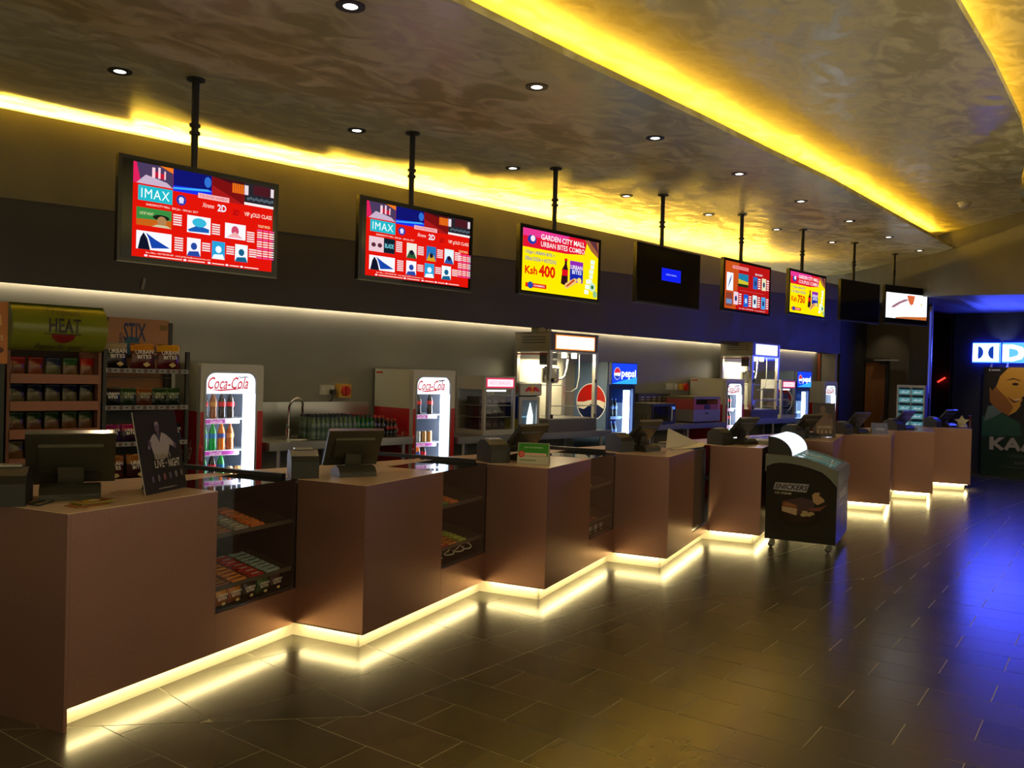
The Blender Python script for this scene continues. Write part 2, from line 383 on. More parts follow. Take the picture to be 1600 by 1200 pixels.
# ================================================================== SERVICE COUNTERS
ca, sa = math.cos(R(18.1)), math.sin(R(18.1))
AV = Vector((ca, sa, 0)); BK = Vector((-sa, ca, 0))
CP = [(1.564, 4.519), (3.398, 4.529), (5.222, 4.545), (7.013, 4.556), (8.89, 4.56), (10.806, 4.565), (12.722, 4.525), (14.628, 4.531), (16.547, 4.51)]
ZT, ZB, YK = 1.10, .114, 5.70
def inv(C, x, y): d = Vector((x-C[0], y-C[1], 0)); return d.dot(AV), d.dot(BK)
order = ['nearest', 'second', 'third', 'fourth', 'fifth', 'sixth', 'seventh', 'eighth', 'ninth and last']
counters = []
for k, C in enumerate(CP):
    if k < 8: Dv = Vector((CP[k+1][0]-C[0], CP[k+1][1]-C[1], 0)); D = Dv.dot(AV); stp = -Dv.dot(BK)
    else: D, stp = .62, 0
    root = thing('service_counter', f'bronze laminate counter block with pointed corner, {order[k]} from the camera', 'counter', (C[0], C[1], 0), R(18.1), 'zigzag row of bronze counter blocks')
    counters.append((root, C, D))
    tY = lambda s: (YK-C[1]-s*sa)/ca      # depth t at which the back line Y=YK is met
    B = prev_step if k else tY(0)
    prev_step = stp
    # local: x = s along the long face, y = t back
    hasgap = k in (0, 1, 2, 3)
    s1 = 1.01 if hasgap else D
    # worktop
    mb = MB()
    if hasgap and k < 3:
        gd = .52
        mb.prism([(0, 0), (s1, 0), (s1, gd), (D-.06, gd), (D-.06, tY(D)), (0, tY(0))], ZT-.004, ZT, TOPM)
    elif k == 3: mb.prism([(0, 0), (s1, 0), (s1, tY(s1)), (0, tY(0))], ZT-.004, ZT, TOPM)
    else: mb.prism([(0, 0), (D, 0), (D, tY(D)), (0, tY(0))], ZT-.004, ZT, TOPM)
    mb.build('worktop', root)
    zb = ZB if k else 0.0
    # faces
    mb = MB(); mb.box(0, .02, .0005, B, zb if k else 0, ZT-.0045, BRONZE); mb.build('side_panel', root)
    mb = MB(); mb.box(.0205, s1-.001, 0, .02, ZB, ZT-.0045, BRONZE); mb.build('front_panel', root)
    if k == 0:
        pass
    if hasgap and k < 3:
        mb = MB(); mb.box(s1+.001, D, 0, .02, ZB, .352, BRONZE); mb.build('lower_panel', root)
    elif k == 3:
        mb = MB(); mb.box(s1+.002, D-.002, .05, .062, .215, ZT-.035, M((.030, .024, .018), .3, .2)); mb.box(s1+.09, s1+.10, .04, .05, .215, ZT-.04, STEELD); mb.build('flap_door', root)
        mb = MB(); mb.box(s1+.001, D, 0, .02, ZB, .21, BRONZE); mb.build('lower_panel', root)
        mb = MB(); mb.box(s1, D+.03, .08, .6, ZT-.03, ZT-.012, BLK2); mb.build('flap_top', root)
        mb = MB(); mb.box(s1-.02, D+.06, .10, .12, .02, ZT-.04, BLACK); mb.build('backing_board', root)
    if k == 8:
        mb = MB(); mb.box(D-.02, D, .02, tY(D)-.03, ZB, ZT-.0045, BRONZE); mb.build('end_panel', root)
    # carcass (dark backing)
    mb = MB(); g = .03
    mb.box(g, s1-g, g, .6, ZB+.01, ZT-.035, BLACK); mb.build('carcass', root)
    # kickboard, recessed, and the lamp strip above it
    r = .085; mb = MB()
    mb.box(r if k else .03, D+(r+.014 if k < 8 else -.08), r, r+.015, 0, .1, SKIRT)
    if k: mb.box(r, r+.015, r, B+r, 0, .1, SKIRT)
    mb.build('kickboard', root)
    LEDM = E((1, .80, .36), 27.0)
    mb = MB(); mb.box(.03 if k == 0 else r-.03, D-.02 if k < 8 else D-.1, r-.045, r-.015, ZB-.008, ZB, LEDM)
    if k: mb.box(r-.045, r-.015, r-.01, B-.01, ZB-.008, ZB, LEDM)
    mb.build('light_strip', root)
    mb = MB()
    if k: mb.box(.0, .14, .0205, B, ZB, ZB+.01, BLK2); mb.box(.14, s1 if k == 3 else D, .0205, .14, ZB, ZB+.01, BLK2)
    else: mb.box(.021, D, .0205, .14, ZB, ZB+.01, BLK2)
    mb.build('base_board', root)

# display cases set into the counters
TILT = .22
CANDY = {'orange': ('C86A30', 'orange'), 'grey': ('8A8488', 'grey'), 'brown': ('6E3A1C', 'brown'), 'amber': ('C07A3C', 'amber'), 'red': ('A01E22', 'red'), 'pale': ('8FA6AE', 'pale blue'), 'green': ('3E7A34', 'green'), 'lime': ('93A03A', 'lime')}
def bar_mesh(colr, accent):
    mb = MB(); m = M(CANDY[colr][0], .3); m2 = M(accent, .4)
    L, W, Hh = .138, .036, .015
    prof = [(-W/2, .002), (-W/2+.006, 0), (W/2-.006, 0), (W/2, .002), (W/2-.004, Hh*.8), (W/2-.012, Hh), (-W/2+.012, Hh), (-W/2+.004, Hh*.8)]
    mb.ext([(-L/2+.01, y, z) for y, z in prof], (L-.02, 0, 0), m)
    for sx in (-1, 1): mb.add([(sx*(L/2-.01), -W/2, .004), (sx*L/2, -W/2, .006), (sx*L/2, W/2, .006), (sx*(L/2-.01), W/2, .004), (sx*(L/2-.01), -W/2, .007), (sx*L/2, -W/2, .0075), (sx*L/2, W/2, .0075), (sx*(L/2-.01), W/2, .007)], [(0, 1, 2, 3), (7, 6, 5, 4), (0, 4, 5, 1), (2, 6, 7, 3), (1, 5, 6, 2)], m)
    b = mb
    b.add([(-.035, -.006, Hh+.0004), (.035, -.006, Hh+.0004), (.035, .006, Hh+.0004), (-.035, .006, Hh+.0004)], [(0, 1, 2, 3)], m2)
    return b
_bars = {}
def bars(colr, root_C, s, z, t0, n_, label, group, accent='E8D8C0', dt=.043):
    for i in range(n_):
        C = root_C; p = Vector((C[0], C[1], z)) + AV*(s+random.uniform(-.003, .003)) + BK*(t0+i*dt)
        if colr+accent not in _bars:
            o = bar_mesh(colr, accent).build('chocolate_bar'); _bars[colr+accent] = o
        else:
            o = _bars[colr+accent].copy(); COL.objects.link(o)
        o.location = p + Vector((0, 0, .0008 + (t0+i*dt-.03)*TILT)); o.rotation_euler = (math.atan(TILT), 0, R(18.1+random.uniform(-2.5, 2.5))); tag(o, label, 'chocolate bar', group)

def bag_mb(wd, ht, th, top, bottom, txt=True, words=('URBAN', 'BITES'), tcol='E6DCD8', popcorn=True, split=.6):
    mb = MB(); nx, nz = 7, 10; rnd = random.Random(int(wd*1e4)+len(words[0])+int(split*100))
    mt, mbm = M(top, .22), M(bottom, .25); V = {}
    for side in (-1, 1):
        for i in range(nx+1):
            for j in range(nz+1):
                a = i/nx*2-1; b = j/nz
                prof = max(0, math.sin(pi*min(1, max(0, (b-.06)/.88))))**.6 * (1-abs(a)**2.6)
                wx = wd/2*(1-.08*math.sin(pi*b))
                y = side*(th/2*prof + .001) + (rnd.uniform(-.0035, .0035) if 0 < b < 1 and abs(a) < 1 else 0)
                V[(side, i, j)] = len(V); mb.v.append((a*wx, y, b*ht + (rnd.uniform(-.004, .004) if j == nz else 0)))
    for side in (-1, 1):
        for i in range(nx):
            for j in range(nz):
                q = [V[(side, i, j)], V[(side, i+1, j)], V[(side, i+1, j+1)], V[(side, i, j+1)]]
                mb.f.append(tuple(q if side < 0 else q[::-1])); mb.m.append(mb.mi(mt if (j+.5)/nz > split else mbm))
    for j in range(nz):
        for i in (0, nx):
            q = [V[(-1, i, j)], V[(1, i, j)], V[(1, i, j+1)], V[(-1, i, j+1)]]; mb.f.append(tuple(q)); mb.m.append(mb.mi(mbm))
    for i in range(nx):
        for j in (0, nz):
            q = [V[(-1, i, j)], V[(1, i, j)], V[(1, i+1, j)], V[(-1, i+1, j)]]; mb.f.append(tuple(q)); mb.m.append(mb.mi(mt))
    lab = MB()
    if txt:
        c = Cv(lab, (-wd/2, -th/2-.0055, 0), (wd, 0, 0), (0, 0, ht), (0, -1, 0))
        tm = M(tcol, .35)
        c.text(words[0], .14, .56, .86, .72, tm, .02, 0, .03); c.text(words[1], .22, .38, .78, .53, tm, .02, 0, .03)
        if popcorn:
            for q in ((.5, .16), (.58, .2), (.64, .15), (.56, .11)): c.ell(q[0], q[1], .07, .05, M('C9B27A', .6), n=8)
    return mb, (lab if txt else None)
def bag(loc, rotz, wd, ht, th, top, bottom, label, group, tilt=0, **k):
    mb, lab = bag_mb(wd, ht, th, top, bottom, **k)
    o = mb.build('crisp_bag', smooth=False, recalc=False); me = o.data; me.polygons.foreach_set('use_smooth', [True]*len(me.polygons))
    o.location = loc; o.rotation_euler = (tilt, 0, rotz); tag(o, label, 'snack bag', group)
    if lab: lab.build('lettering', o, recalc=False)
    return o
DARKC = M((.008, .008, .008), .35)
def display_case(k, lab):
    root0, C, D = counters[k]; s1 = 1.012; s2 = D-.004; gd = .50
    t = thing('display_case', lab, 'display case', (C[0], C[1], 0), R(18.1), 'glazed sweet cases between the counter blocks')
    mb = MB(); z0, z1 = .356, ZT-.012
    mb.box(s1, s1+.012, .012, gd, z0, z1, DARKC); mb.box(s2-.012, s2, .012, gd, z0, z1, DARKC)
    mb.box(s1+.012, s2-.012, gd-.012, gd, z0, z1, DARKC); mb.box(s1+.012, s2-.012, .012, gd-.012, z0, z0+.015, DARKC)
    mb.build('casing', t)
    for z in (.825, .500):
        mb = MB(); yb_ = gd-.0125; zz = z+(yb_-.03)*TILT; mb.ext([(s1+.0125, .03, z-.014), (s1+.0125, yb_, zz-.014), (s1+.0125, yb_, zz), (s1+.0125, .03, z)], (s2-s1-.025, 0, 0), M((.03, .026, .02), .4)); mb.box(s1+.0125, s2-.0125, .026, .0299, z-.022, z+.004, M((.06, .052, .04), .35)); mb.build('shelf', t)
    mb = MB(); mb.box(s1+.003, s2-.003, .002, .008, z0, z1, GL); mb.build('glass_pane', t)
    mb = MB(); mb.box(s1, s2, .0, gd, z1, ZT+.001, BLACKG); mb.build('glass_top', t)
    # raised black edging next to the following block
    mb = MB(); mb.box(s2-.045, s2-.004, .10, 1.08, ZT+.002, ZT+.032, BLK2); mb.build('edge_rail', t)
    return t
display_case(0, 'black glass case of sweets beside the nearest counter block')
display_case(1, 'black glass case of sweets between the second and third counter blocks')
display_case(2, 'black glass case of sweets between the third and fourth counter blocks')
C0, C1_, C2_ = CP[0], CP[1], CP[2]
g0 = 'chocolate bars in the nearest glass case'
bars('brown', C0, 1.10, .826, .05, 7, 'brown wrapped bar at the left of the nearest case, upper shelf', g0, 'D9A060')
bars('grey', C0, 1.25, .826, .05, 8, 'silver-grey wrapped bar in the middle row, nearest case, upper shelf', g0, 'F0ECEC')
bars('orange', C0, 1.40, .826, .05, 8, 'orange wrapped bar in the right row, nearest case, upper shelf', g0, 'E8B080')
bars('brown', C0, 1.095, .501, .05, 4, 'dark brown bar at the left of the nearest case, lower shelf', g0, 'C0A080')
bars('amber', C0, 1.245, .501, .05, 8, 'amber wrapped bar in the nearest case, lower shelf', g0, '6A2A18')
bars('red', C0, 1.40, .501, .05, 7, 'red wrapped bar in the nearest case, lower shelf', g0, 'F0E0E0', .05)
bars('pale', C0, 1.555, .501, .05, 8, 'pale blue wrapped bar in the nearest case, lower shelf', g0, '2A4A80')
g1 = 'chocolate bars in the second glass case'
bars('green', C1_, 1.095, .826, .05, 2, 'green wrapped bar in the second case, upper shelf', g1, 'D0E0C0')
bars('red', C1_, 1.095, .826, .14, 5, 'red wrapped bar in the second case, upper shelf', g1, 'F0E0E0')
bars('orange', C1_, 1.25, .826, .05, 8, 'orange wrapped bar in the second case, upper shelf', g1, 'E8B080')
bars('red', C1_, 1.095, .501, .05, 4, 'red wrapped bar in the second case, lower shelf', g1, 'F0E0E0')
bars('amber', C1_, 1.245, .501, .05, 5, 'amber wrapped bar in the second case, lower shelf', g1, '6A2A18')
bars('lime', C1_, 1.40, .501, .05, 5, 'lime wrapped bar in the second case, lower shelf', g1, 'E0E0A0')
g2 = 'chocolate bars in the third glass case'
bars('lime', C2_, 1.09, .826, .05, 6, 'lime wrapped bar in the third case, upper shelf', g2, 'E0E0A0')
bars('red', C2_, 1.095, .501, .05, 6, 'red wrapped bar in the third case, lower shelf', g2, 'F0E0E0')
bars('brown', C2_, 1.245, .501, .05, 6, 'brown wrapped bar in the third case, lower shelf', g2, 'D9A060')
def case_bag(C, s, top, bottom, label, grp, **k):
    p = Vector((C[0], C[1], .372)) + AV*s + BK*.055; bag(p, R(18.1), .125, .108, .036, top, bottom, label, grp, **k)
for s, tc_, bc_, nm in ((1.10, 'C08020', '8A4A12', 'orange'), (1.22, 'B06A18', '7A3C10', 'amber'), (1.345, '2A1A1E', '1E1216', 'black'), (1.475, '2E5A20', '1E3C18', 'green'), (1.60, '3A2430', '28181E', 'plum')):
    case_bag(C0, s, tc_, bc_, f'small {nm} snack bag in the bottom of the nearest case', 'snack bags in the nearest case')
for s, tc_, bc_, nm in ((1.12, '6A1A18', '3A1210', 'red'), (1.27, '2A3A28', '1A281A', 'dark green'), (1.42, '40382E', '28241E', 'brown')):
    case_bag(C2_, s, tc_, bc_, f'small {nm} snack bag in the bottom of the third case', 'snack bags in the third case')
# curly cable loops in the second case
for i, s in enumerate((1.10, 1.27, 1.43, 1.56)):
    mb = MB(); c0 = Vector((C1_[0], C1_[1], .40)) + AV*s + BK*.08; pts = []
    for q in range(15):
        a = q/14*1.7*pi + i; pts.append(AV*.055*math.cos(a) + Vector((0, 0, .035+.028*math.sin(a))) + BK*(.02*math.sin(2*a)))
    mb.tube(pts, .005, M('C8C0B4', .4), 6); o = mb.build('sweet_lace', loc=c0); tag(o, 'pale twisted sweet lace lying in the bottom of the second case', 'sweet', 'twisted sweets in the second case')

# ================================================================== MENU SCREENS
def screen_root(nm_label, x0, x1, zt, zb, yaw=0, pole_x=None, Y=5.42, group='menu screens hung over the counters'):
    wd = (x1-x0); h = zt-zb; cx = (x0+x1)/2
    t = thing('menu_screen', nm_label, 'screen', (cx, Y, zb), yaw, group)
    mb = MB(); mb.box(-wd/2, wd/2, 0, .045, 0, h, M((.008, .008, .008), .25)); mb.box(-wd/2+.15, wd/2-.15, .045, .085, .12, h-.12, BLACK); mb.build('housing', t)
    mb = MB(); mb.box(-wd/2, wd/2, -.003, 0, -.008, .0, STEELD); mb.build('bottom_trim', t)
    px = (pole_x-cx) if pole_x is not None else 0
    zc = cz(cx+px, Y)-zb
    mb = MB(); c, s = math.cos(-yaw), math.sin(-yaw); qx = px; qy = .068
    mb.cyl((qx, qy, h-.25), (qx, qy, zc), .024, BLACK, n=10); 
    for z in (zc-.30-.02, zc-.30-.07): mb.cyl((qx, qy, z), (qx, qy, z+.02), .036, BLACK, n=10)
    mb.cyl((qx, qy, zc-.012), (qx, qy, zc), .06, BLACK, n=12)
    mb.build('hanging_pole', t, smooth=True)
    mb = MB(); b = .022; mb.box(-wd/2+b, wd/2-b, -.002, 0, b, h-b, M((.004, .004, .005), .08)); 
    return t, mb, wd, h
ES = 1.05
def e(c, k=1.0): return E(c, ES*k)
def times(c, u, v, n_=5, mat=None):
    c.rects([(u, v-.026*i, u+.058, v-.026*i+.015) for i in range(n_)], mat or e('F4E4E4'))
def cinema_menu(c, second=False):
    red = e('E01408'); c.rect(0, 0, 1, 1, red)
    # photo strip along the top
    c.rect(0, .78, .26, 1, e('4A3A5C')); c.poly([(0, .78), (.05, .78), (.02, 1), (0, 1)], e('E0205A')); c.poly([(.02, .78), (.26, .78), (.22, .83), (.08, .88)], e('C8B0C8'))
    c.rects([(.12, .86, .14, .97), (.16, .86, .175, .98), (.2, .86, .21, .95)], e('FFD0D8')); c.rects([(.14, .87, .16, .93), (.175, .86, .2, .92)], e('C01838')); c.poly([(.17, 1), (.26, 1), (.26, .94)], e('F07820'))
    c.rect(.26, .76, .53, 1, e('10146E')); c.poly([(.26, .82), (.53, .84), (.53, .76), (.26, .76)], e('1830E8')); c.poly([(.26, .80), (.5, .84), (.53, .82), (.26, .78)], e('40B0F8')); c.ell(.5, .92, .025, .06, e('3070D0'))
    c.rect(.53, .74, .77, 1, e('7A1010')); c.poly([(.53, 1), (.77, 1), (.77, .93)], e('3A1018')); c.rects([(.68+.015*i, .86, .69+.015*i, .97) for i in range(6)], e('FF7818')); c.poly([(.53, .74), (.77, .74), (.53, .9)], e('A81818'))
    c.rect(.77, .76, 1, 1, e('28242A')); c.rect(.84, .88, .97, .99, e('4A1820')); c.rects([(.77, .86, .80, .97), (.975, .88, 1, .98)], e('E8D8E0'))
    for i in range(10): c.k -= 1; c.ell(.80+.021*i, .82+.01*(i % 2), .011, .02, e('50606A'), n=8)
    c.rect(.77, .745, 1, .775, e('F4ECEC'))
    c.rect(.03, .60, .255, .76, e('20B8C8')); c.text('IMAX', .05, .63, .235, .73, e('F4FFFF'), 0, 0, 0, 1.12)
    c.ell(.315, .67, .034, .058, e('2838A0')); c.ell(.315, .675, .018, .03, e('D8D8F8')) ; c.rect(.30, .635, .33, .65, e('D8D8F8'))
    c.rect(.43, .73, .655, .785, e('F8B8B8')); c.text('THE ENTERTAINMENT', .44, .742, .645, .772, e('C01838'), .0)
    c.text('Xtreme', .46, .635, .545, .685, e('FFE8E0'), 0, .35); c.text('2D', .57, .615, .635, .695, e('E8F0FF'), .03)
    c.text('3D', .68, .60, .73, .665, e('8A0810'), .01, .3); c.text('VIP gOLD CLASS', .77, .60, .985, .66, e('FFF0E0'), .004)
    c.text('GARDENCITY MALL  20th Jan. - 26th Jan. 2017', .08, .545, .43, .575, e('FFF0E0'), .0)
    W_ = e('F6F6FF')
    if not second:
        c.rect(.02, .335, .25, .525, e('3A8A40')); c.poly([(.02, .335), (.25, .335), (.25, .42), (.02, .40)], e('C86018')); c.ell(.18, .44, .055, .03, e('1A2016')); c.ell(.185, .40, .032, .055, e('B08050')); c.poly([(.12, .335), (.25, .335), (.22, .36), (.15, .36)], e('D0C8A0'))
        c.text('LIVE BY NIGHT', .04, .45, .13, .48, e('F0E8B0'), 0)
        times(c, .26, .49, 5); c.rect(.355, .33, .52, .52, W_); c.poly([(.36, .36), (.43, .42), (.51, .39), (.51, .35), (.37, .34)], e('1C5CB0')); c.ell(.44, .45, .05, .05, e('38B8D8'))
        times(c, .53, .45, 5); c.rect(.625, .325, .78, .50, W_); c.ell(.70, .42, .028, .055, e('D04868')); c.poly([(.64, .34), (.70, .41), (.76, .34)], e('F0B0B0')); times(c, .79, .42, 5)
    else:
        c.rect(.02, .33, .25, .53, e('E8C8D0')); c.ell(.06, .42, .02, .03, e('5A2838')); c.ell(.115, .42, .02, .03, e('5A2838')); c.rect(.15, .33, .25, .53, e('10202A')); c.text('BLADE', .16, .40, .24, .46, e('80E0F0'), .01)
        times(c, .26, .50, 6)
        for (u, cA, cB) in ((.36, 'F0E8D8', '2A5A30'), (.55, '2870B8', 'D8A020'), (.73, 'E0F4FF', '2858A8')):
            c.rect(u, .31, u+.095, .52, e(cA)); c.poly([(u, .31), (u+.095, .31), (u+.07, .40), (u+.03, .42)], e(cB)); c.ell(u+.048, .39, .018, .035, e('1A1830')); times(c, u+.105, .48, 5)
    c.rect(.02, .08, .25, .275, W_); c.poly([(.08, .26), (.14, .2), (.24, .12), (.12, .10), (.1, .2)], e('1844A8')); c.poly([(.03, .08), (.045, .2), (.065, .26), (.09, .2), (.11, .08)], e('101428'))
    times(c, .27, .24, 6)
    for (u, cA, cB) in ((.355, 'F8F4FF', '2848A0'), (.53, '28A0D8', 'F0F8FF'), (.70, 'F0FAFF', '186088')):
        c.rect(u, .07, u+.095, .27, e(cA)); c.poly([(u, .07), (u+.095, .07), (u+.08, .13), (u+.015, .12)], e(cB)); c.ell(u+.048, .18, .022, .04, e(cB)); times(c, u+.105, .22, 4)
    c.text('TICKET PRICES', .87, .50, .965, .53, e('FFE0A0'), .01)
    c.rects([(.865+.047*i, .46-.027*j, .905+.047*i, .475-.027*j) for i in range(3) for j in range(13) if j % 4], e('F8E0E0'))
    c.rects([(.865+.047*i, .46-.027*j, .905+.047*i, .475-.027*j) for i in range(3) for j in range(13) if not j % 4], e('F050A0'))
    c.text('Box Office. +254 700 000 000   email: gardencity@centurycinemax.co.ke', .08, .035, .52, .058, e('FFF0E0'), 0)
    c.rects([(.07, .005, .09, .025), (.33, .005, .35, .025), (.5, .005, .52, .025), (.63, .005, .65, .025), (.74, .005, .76, .025)], e('F0F0FF'))
    c.rects([(.10, .008, .32, .02), (.36, .008, .48, .02), (.53, .008, .62, .02), (.66, .008, .73, .02), (.77, .008, .88, .02)], e('F8D8D0'))
def combo_menu(c, title2, price, lines):
    c.rect(0, 0, 1, 1, e('FFE800')); c.poly([(0, .70), (.55, .70), (.8, .74), (.84, 1), (0, 1)], e('E01430')); c.poly([(0, .88), (.5, .88), (.6, 1), (0, 1)], e('E83890'))
    c.poly([(.80, 1), (1, 1), (1, .72), (.9, .82)], e('A06038')); c.poly([(.86, 1), (.97, 1), (1, .8)], e('603038'))
    c.ell(.11, .83, .055, .075, e('2838A0')); c.ell(.12, .85, .028, .05, e('F8E8F0'))
    c.text('GARDEN CITY MALL', .22, .86, .80, .95, e('FFF4F0'), .02); c.text(title2, .22, .745, .80, .83, e('FFF0F0'), .01)
    c.text(lines[0], .03, .585, .40, .655, e('2858B0'), .01); c.text(lines[1], .03, .49, .42, .555, e('2858B0'), .01)
    c.text('Ksh', .03, .27, .18, .40, e('E02008'), .03); c.text(price, .20, .25, .41, .45, e('E02008'), .04)
    c.rect(.04, .06, .30, .13, e('E02008')); c.ell(.10, .095, .035, .055, e('2848A0')); c.text('CINEMAX', .14, .08, .28, .11, e('F8F0F0'), .01)
    c.poly([(.485, .19), (.53, .17), (.575, .2), (.575, .44), (.56, .52), (.56, .60), (.53, .60), (.53, .52), (.50, .44)], e('301018')); c.rect(.495, .33, .575, .43, e('E01020')); c.rect(.525, .58, .565, .62, e('E01020'))
    c.poly([(.60, .60), (.78, .60), (.78, .24), (.60, .24)], e('9028B0')); c.rect(.60, .28, .78, .46, e('1828A8')); c.text('URBAN', .61, .46, .77, .53, e('F0F0FF'), .02); c.text('BITES', .63, .38, .76, .45, e('F0F0FF'), .02); c.ell(.73, .28, .03, .05, e('F8E060'))
    c.poly([(.53, .14), (.56, .11), (.68, .22), (.70, .30), (.66, .31), (.54, .20)], e('F0C070')); c.poly([(.545, .15), (.57, .15), (.67, .27), (.65, .29)], e('C03818'))
    for i in range(5): c.rect(.88-.008*i+.01*(i % 2), .60-.085*i, .94-.008*i, .67-.085*i, e('E8F8E8'))
    for i in range(3): c.rect(.80+.01*i, .07+.09*i, .86+.01*i, .14+.09*i, e('F0FFF0'))
    c.ell(.91, .2, .045, .08, e('C8E8C0')); c.ell(.91, .2, .02, .035, e('307040')); c.ell(.95, .08, .03, .06, e('90C090'))
def board5(c):
    c.rect(0, 0, 1, 1, e('B81414')); c.poly([(0, .0), (.24, .0), (.3, 1), (0, 1)], e('C85018')); c.rect(.15, .86, .5, .93, e('F09090')); c.text('THE ENTERTAINMENT', .17, .875, .48, .915, e('C03030'), 0)
    c.text('BLACKY', .66, .81, .84, .85, e('F8F0F0'), .02); c.rect(.03, .38, .17, .76, e('F4F8FF')); c.poly([(.06, .42), (.12, .6), (.14, .74), (.09, .6)], e('5868A0')); c.rect(.02, .05, .16, .34, e('8A4030')); c.rect(.03, .1, .15, .2, e('7090C0'))
    c.rect(.28, .54, .5, .78, e('2080A8')); c.poly([(.28, .54), (.5, .54), (.5, .62), (.28, .66)], e('D0C030')); c.rect(.27, .50, .5, .56, e('183018'))
    for (u, v, cl) in ((.61, .5, '2868C0'), (.81, .5, 'E8E0B8'), (.18, .1, 'F0D0E0'), (.4, .08, '1860D0'), (.6, .09, 'D8ECF0'), (.8, .08, '48A0E0')):
        c.rect(u, v, u+.1, v+.27, e(cl)); c.ell(u+.05, v+.13, .025, .06, e('283868' if cl != '1860D0' else 'C0E0F8')); 
        c.rects([(u+.115, v+.22-.05*i, u+.17, v+.245-.05*i) for i in range(5)], e('F8E8E8'))
    c.rects([(.0, .44, .0, .44), (.3, .415, .86, .42)], e('E87070')); c.text('Box Office: 0700 000 000   www.cinemax.co.ke', .3, .02, .9, .045, e('F8E0E0'), 0)
TVX = [(2.128, 3.238, 3.154, 2.494), (3.939, 5.145, 3.205, 2.558), (5.745, 6.958, 3.252, 2.603), (7.585, 8.876, 3.324, 2.672), (9.42, 10.655, 3.371, 2.713), (11.19, 12.40, 3.427, 2.79), (13.0, 14.46, 3.48, 2.835), (14.776, 16.57, 3.59, 2.92)]
POLE = [5.48*r_ for r_ in (.482, .821, 1.149, 1.488, 1.817, 2.138, 2.479, 2.826)]
names = ['large red cinema listing screen, nearest of the hanging screens', 'red cinema listing screen hanging second from the camera', 'third hanging screen, yellow combo offer priced 400', 'black hanging screen with a small blue message box', 'dark red listing screen hanging beside the black one', 'smaller yellow offer screen headed couples combo, sixth in the line', 'blank black hanging screen near the hall end', 'farthest hanging screen, white picture with orange splash']
for i, (x0, x1, zt, zb) in enumerate(TVX):
    yaw = 0; Y = 5.42
    if i >= 6:     # the last two are turned towards the queue
        c_, hw = (x0+x1)/2, .57; c_ += (-.03 if i == 6 else .10); yaw = R(-9) if i == 6 else R(-17)
        x0, x1 = c_-hw, c_+hw
        if i == 7: x0, x1 = c_-.60, c_+.60
    t, mb, wd, h = screen_root(names[i], x0, x1, zt, zb, yaw, POLE[i])
    m_l, m_r, m_b, m_t = (.045, .045, .035, .035)
    if i in (0, 1): m_l = .11 if i == 0 else .08; m_r = .045
    if i == 7: m_t = .13; m_b = .10
    sc = mb.build('screen', t)
    if i == 6: continue
    pm = MB()
    c = Cv(pm, (-wd/2+m_l*.8, -.0025, m_b), (wd-m_l*.8-m_r, 0, 0), (0, 0, h-m_b-m_t), (0, -1, 0), .0004)
    if i == 0: cinema_menu(c)
    elif i == 1: cinema_menu(c, True)
    elif i == 2: combo_menu(c, 'URBAN BITES COMBO', '400', ('130gm URBAN BITE +', '500ml SODA + HOTDOG'))
    elif i == 3:
        c.rect(.37, .42, .69, .66, E('1E28FF', 1.0)); c.rect(.378, .43, .682, .65, E('1020F0', 1.0)); c.text('CHECK SIGNAL', .44, .53, .62, .56, E('C0D0FF', 1), 0)
    elif i == 4: board5(c)
    elif i == 5: combo_menu(c, 'COUPLES COMBO', '750', ('2 X 85gm URBAN BITE', '2 X 500ml SODA'))
    elif i == 7:
        c.rect(0, 0, 1, 1, E((.95, .97, 1), 1.6)); c.poly([(.12, .4), (.2, .42), (.35, .6), (.5, .72), (.56, .8), (.44, .78), (.3, .66), (.16, .5)], e('A07080')); c.poly([(.5, .95), (.7, .95), (.66, .62), (.6, .55), (.55, .66)], e('D8683A')); c.poly([(.2, .03), (.45, .08), (1, .14), (1, 0), (.25, 0)], e('C06830')); c.ell(.86, .62, .02, .07, e('E0D890'))
    pm.build('picture', t, recalc=False)

# ceiling downlights
DL = [(2.24, 5.72), (4.16, 5.79), (6.04, 5.82), (7.98, 5.87), (9.73, 5.84), (11.49, 5.78), (13.34, 5.76), (2.55, 3.63), (4.17, 3.82), (5.82, 4.01), (7.54, 4.2), (9.38, 4.43), (11.2, 4.61), (13.11, 4.8), (15.16, 5.03)]
proto = None
nth = ['first', 'second', 'third', 'fourth', 'fifth', 'sixth', 'seventh', 'eighth']
for i, (x, y) in enumerate(DL):
    row, j = ('back', i) if i < 7 else ('front', i-7)
    lab = f'recessed round downlight, {nth[j]} from the camera in the {row} row'
    if proto is None:
        proto = thing('downlight', lab, 'ceiling light', (x, y, cz(x, y)), 0, 'recessed downlights in the low ceiling')
        mb = MB(); N_ = 20; mb.ring([(.075*math.cos(2*pi*k/N_), .075*math.sin(2*pi*k/N_), -.008) for k in range(N_)], [(.038*math.cos(2*pi*k/N_), .038*math.sin(2*pi*k/N_), -.008) for k in range(N_)], (0, 0, .012), BLACK); mb.build('rim', proto, smooth=True)
        mb = MB(); mb.cyl((0, 0, -.001), (0, 0, -.006), .037, E((1, .93, .78), 7), n=16); mb.build('lamp', proto)
    else: dup(proto, (x, y, cz(x, y)), 0, lab)
    spot('downlight_beam', (x, y, cz(x, y)-.03), (0, 0, -1), 34 if i < 7 else 10, (1, .72, .42), 70, .7)
x, y = 12.38, 3.56; t = thing('smoke_detector', 'small white smoke detector on the raised ceiling panel', 'smoke detector', (x, y, cz(x, y, DZ2)))
